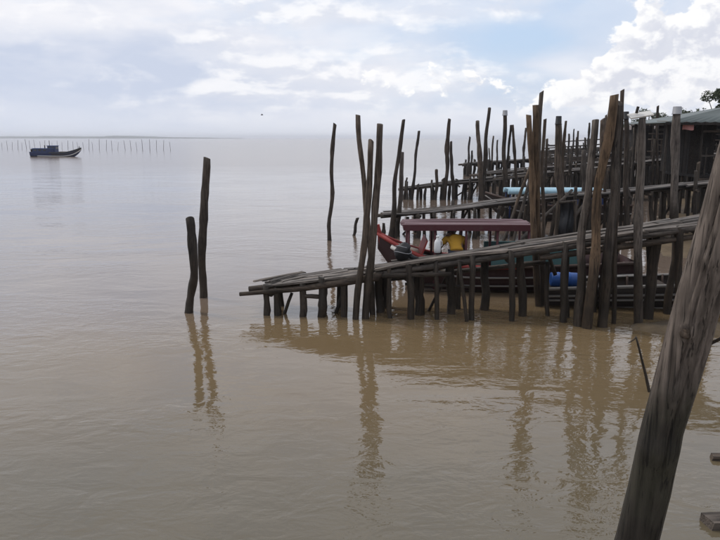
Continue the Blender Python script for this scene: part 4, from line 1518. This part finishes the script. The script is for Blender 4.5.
# ------------------------------------------------------------------ trees on the bank
def tree(px, py, y, rad, hgt, label, seed, leaves=1800, leaf=0.16):
    rng = random.Random(seed)
    T = at(px, py, y)
    root = tag(empty('tree', (T.x, T.y, 0.5)), label, 'tree', 'trees behind the shacks')
    base = Vector((T.x + rng.uniform(-0.4, 0.4), T.y, 0.4))
    cen = Vector((T.x, T.y, T.z))
    g = G()
    top = cen + Vector((0, 0, hgt * 0.2))
    P = resample([base, base.lerp(top, 0.5) + Vector((rng.uniform(-0.3, 0.3), 0.2, 0)), top], 8)
    g.tube(P, [0.20 * (1 - 0.1 * i) for i in range(8)], 8)
    clumps = []
    for k in range(11):
        c = cen + Vector((rng.uniform(-1, 1) * rad, rng.uniform(-1, 1) * rad, rng.uniform(-0.9, 1) * hgt * 0.5))
        clumps.append((c, rng.uniform(0.25, 0.48) * rad))
        s = P[rng.randrange(3, 8)]
        g.tube(resample([s, s.lerp(c, 0.5) + Vector((0, 0, 0.15)), c], 4), [0.07, 0.05, 0.035, 0.015], 6)
    g.obj('trunk', 'bark', root, base)
    v, f = [], []
    for k in range(leaves):
        c, r = rng.choice(clumps)
        d = Vector((rng.gauss(0, 1), rng.gauss(0, 1), rng.gauss(0, 0.8)))
        p = c + d.normalized() * r * rng.uniform(0.3, 1.0) ** 0.6
        a = Vector((rng.gauss(0, 1), rng.gauss(0, 1), rng.gauss(0, 0.6))).normalized()
        b = a.cross(Vector((rng.gauss(0, 1), rng.gauss(0, 1), rng.gauss(0, 1)))).normalized()
        s = leaf * rng.uniform(0.6, 1.3)
        n = len(v)
        v += [p - a * s, p + b * s * 0.4, p + a * s, p - b * s * 0.4]
        f.append((n, n + 1, n + 2, n + 3))
    mesh_obj('crown', [q - cen for q in v], f, 'leaf', cen, root, False)


tree(727, 101, 46, 0.95, 1.5, 'dark leafy tree rising over the green grey roof at the right edge', 1, 2600, 0.10)
tree(690, 120, 78, 1.6, 1.5, 'low dark tree peeping over the roofline, right of the bucket topped post', 2, 1300)
tree(664, 121, 84, 1.5, 1.4, 'low bushy tree behind the rusty roof, left of the bucket topped post', 3, 1300)
tree(649, 120, 90, 1.5, 1.9, 'bushy tree top between the white board and the thin dark pole', 4, 1300)
tree(631, 126, 96, 1.7, 1.4, 'low far tree top just left of the tilted white board', 5, 1100)


# ------------------------------------------------------------------ fish trap stakes far out on the left
rng = random.Random(12)
proto = pole('fishing_stake', [(0, 0, -0.8), (0, 0, 2.6)], 0.055, 0.04, 'stake', 5, sides=6, n=6)
pxs = [2, 8, 12, 17, 22, 26, 31, 36, 41, 46, 53, 58, 63, 68, 74, 78, 84, 88, 94, 100, 106, 112, 118, 125, 131, 137, 143, 149, 156, 163, 170]
ONES = 'zeroth first second third fourth fifth sixth seventh eighth ninth tenth eleventh twelfth thirteenth fourteenth fifteenth sixteenth seventeenth eighteenth nineteenth'.split()


def ordinal(k):
    if k < 20:
        return ONES[k]
    t = {2: 'twent', 3: 'thirt'}[k // 10]
    return t + 'ieth' if k % 10 == 0 else t + 'y-' + ONES[k % 10]


for i, px in enumerate(pxs):
    p = on_ground(px + rng.uniform(-1, 1), 149.2 + (px / 170) * 1.6)
    o = proto if i == 0 else proto.copy()
    if i:
        COL.objects.link(o)
    k = len(pxs) - i
    where = 'rightmost' if k == 1 else ('leftmost' if i == 0 else ordinal(k) + ' from the right')
    tag(o, 'thin far fishing stake, ' + where + ' in the long row at left', 'stake', 'row of fishing stakes far out at left')
    o.location = (p.x, p.y, -0.8)
    o.rotation_euler = (rng.uniform(-0.08, 0.08), rng.uniform(-0.11, 0.11), rng.uniform(0, 6))
    s = rng.uniform(0.78, 1.1)
    o.scale = (s, s, s)


# ------------------------------------------------------------------ a bird over the water
c = at(262, 115, 110)
g = G()
g.tube([c + Vector((-0.22, 0, 0)), c + Vector((-0.12, 0, 0.01)), c, c + Vector((0.14, 0, 0.02)), c + Vector((0.22, 0, 0.03))], [0.01, 0.05, 0.065, 0.04, 0.01], 8)
bird = tag(g.obj('bird', 'bird'), 'small grey bird gliding over the open water left of the bundled posts', 'bird')
for s in (-1, 1):
    g = G()
    W = [c + Vector((0.06, 0, 0.03)), c + Vector((-0.08, 0, 0.03)), c + Vector((-0.03, s * 0.30, 0.16)), c + Vector((0.09, s * 0.30, 0.16)), c + Vector((-0.10, s * 0.60, 0.10))]
    g.add(W + [q - Vector((0, 0, 0.012)) for q in W], [(0, 1, 2, 3), (3, 2, 4), (8, 7, 6, 5), (9, 7, 8), (0, 3, 8, 5), (1, 6, 7, 2), (3, 4, 9, 8), (2, 7, 9, 4)])
    g.obj('wing', 'bird', bird)


# ------------------------------------------------------------------ air
HAZE = True
if HAZE:
    x0, x1, y0, y1, z0, z1 = -9050, 9050, -70, 9050, -1.6, 24
    v = [(x, y, z) for x in (x0, x1) for y in (y0, y1) for z in (z0, z1)]
    o = mesh_obj('haze', v, [(0, 1, 3, 2), (4, 6, 7, 5), (0, 4, 5, 1), (2, 3, 7, 6), (0, 2, 6, 4), (1, 5, 7, 3)], 'water', smooth=False)
    o['kind'] = 'stuff'
    m = bpy.data.materials.new('haze_air')
    m.use_nodes = True
    g = NT(m.node_tree)
    out = g.n('ShaderNodeOutputMaterial')
    pv = g.n('ShaderNodeVolumePrincipled', ins={'Color': (0.86, 0.90, 0.97), 'Density': 0.00028, 'Anisotropy': 0.2})
    g.t.links.new(pv.outputs[0], out.inputs['Volume'])
    o.data.materials.clear()
    o.data.materials.append(m)
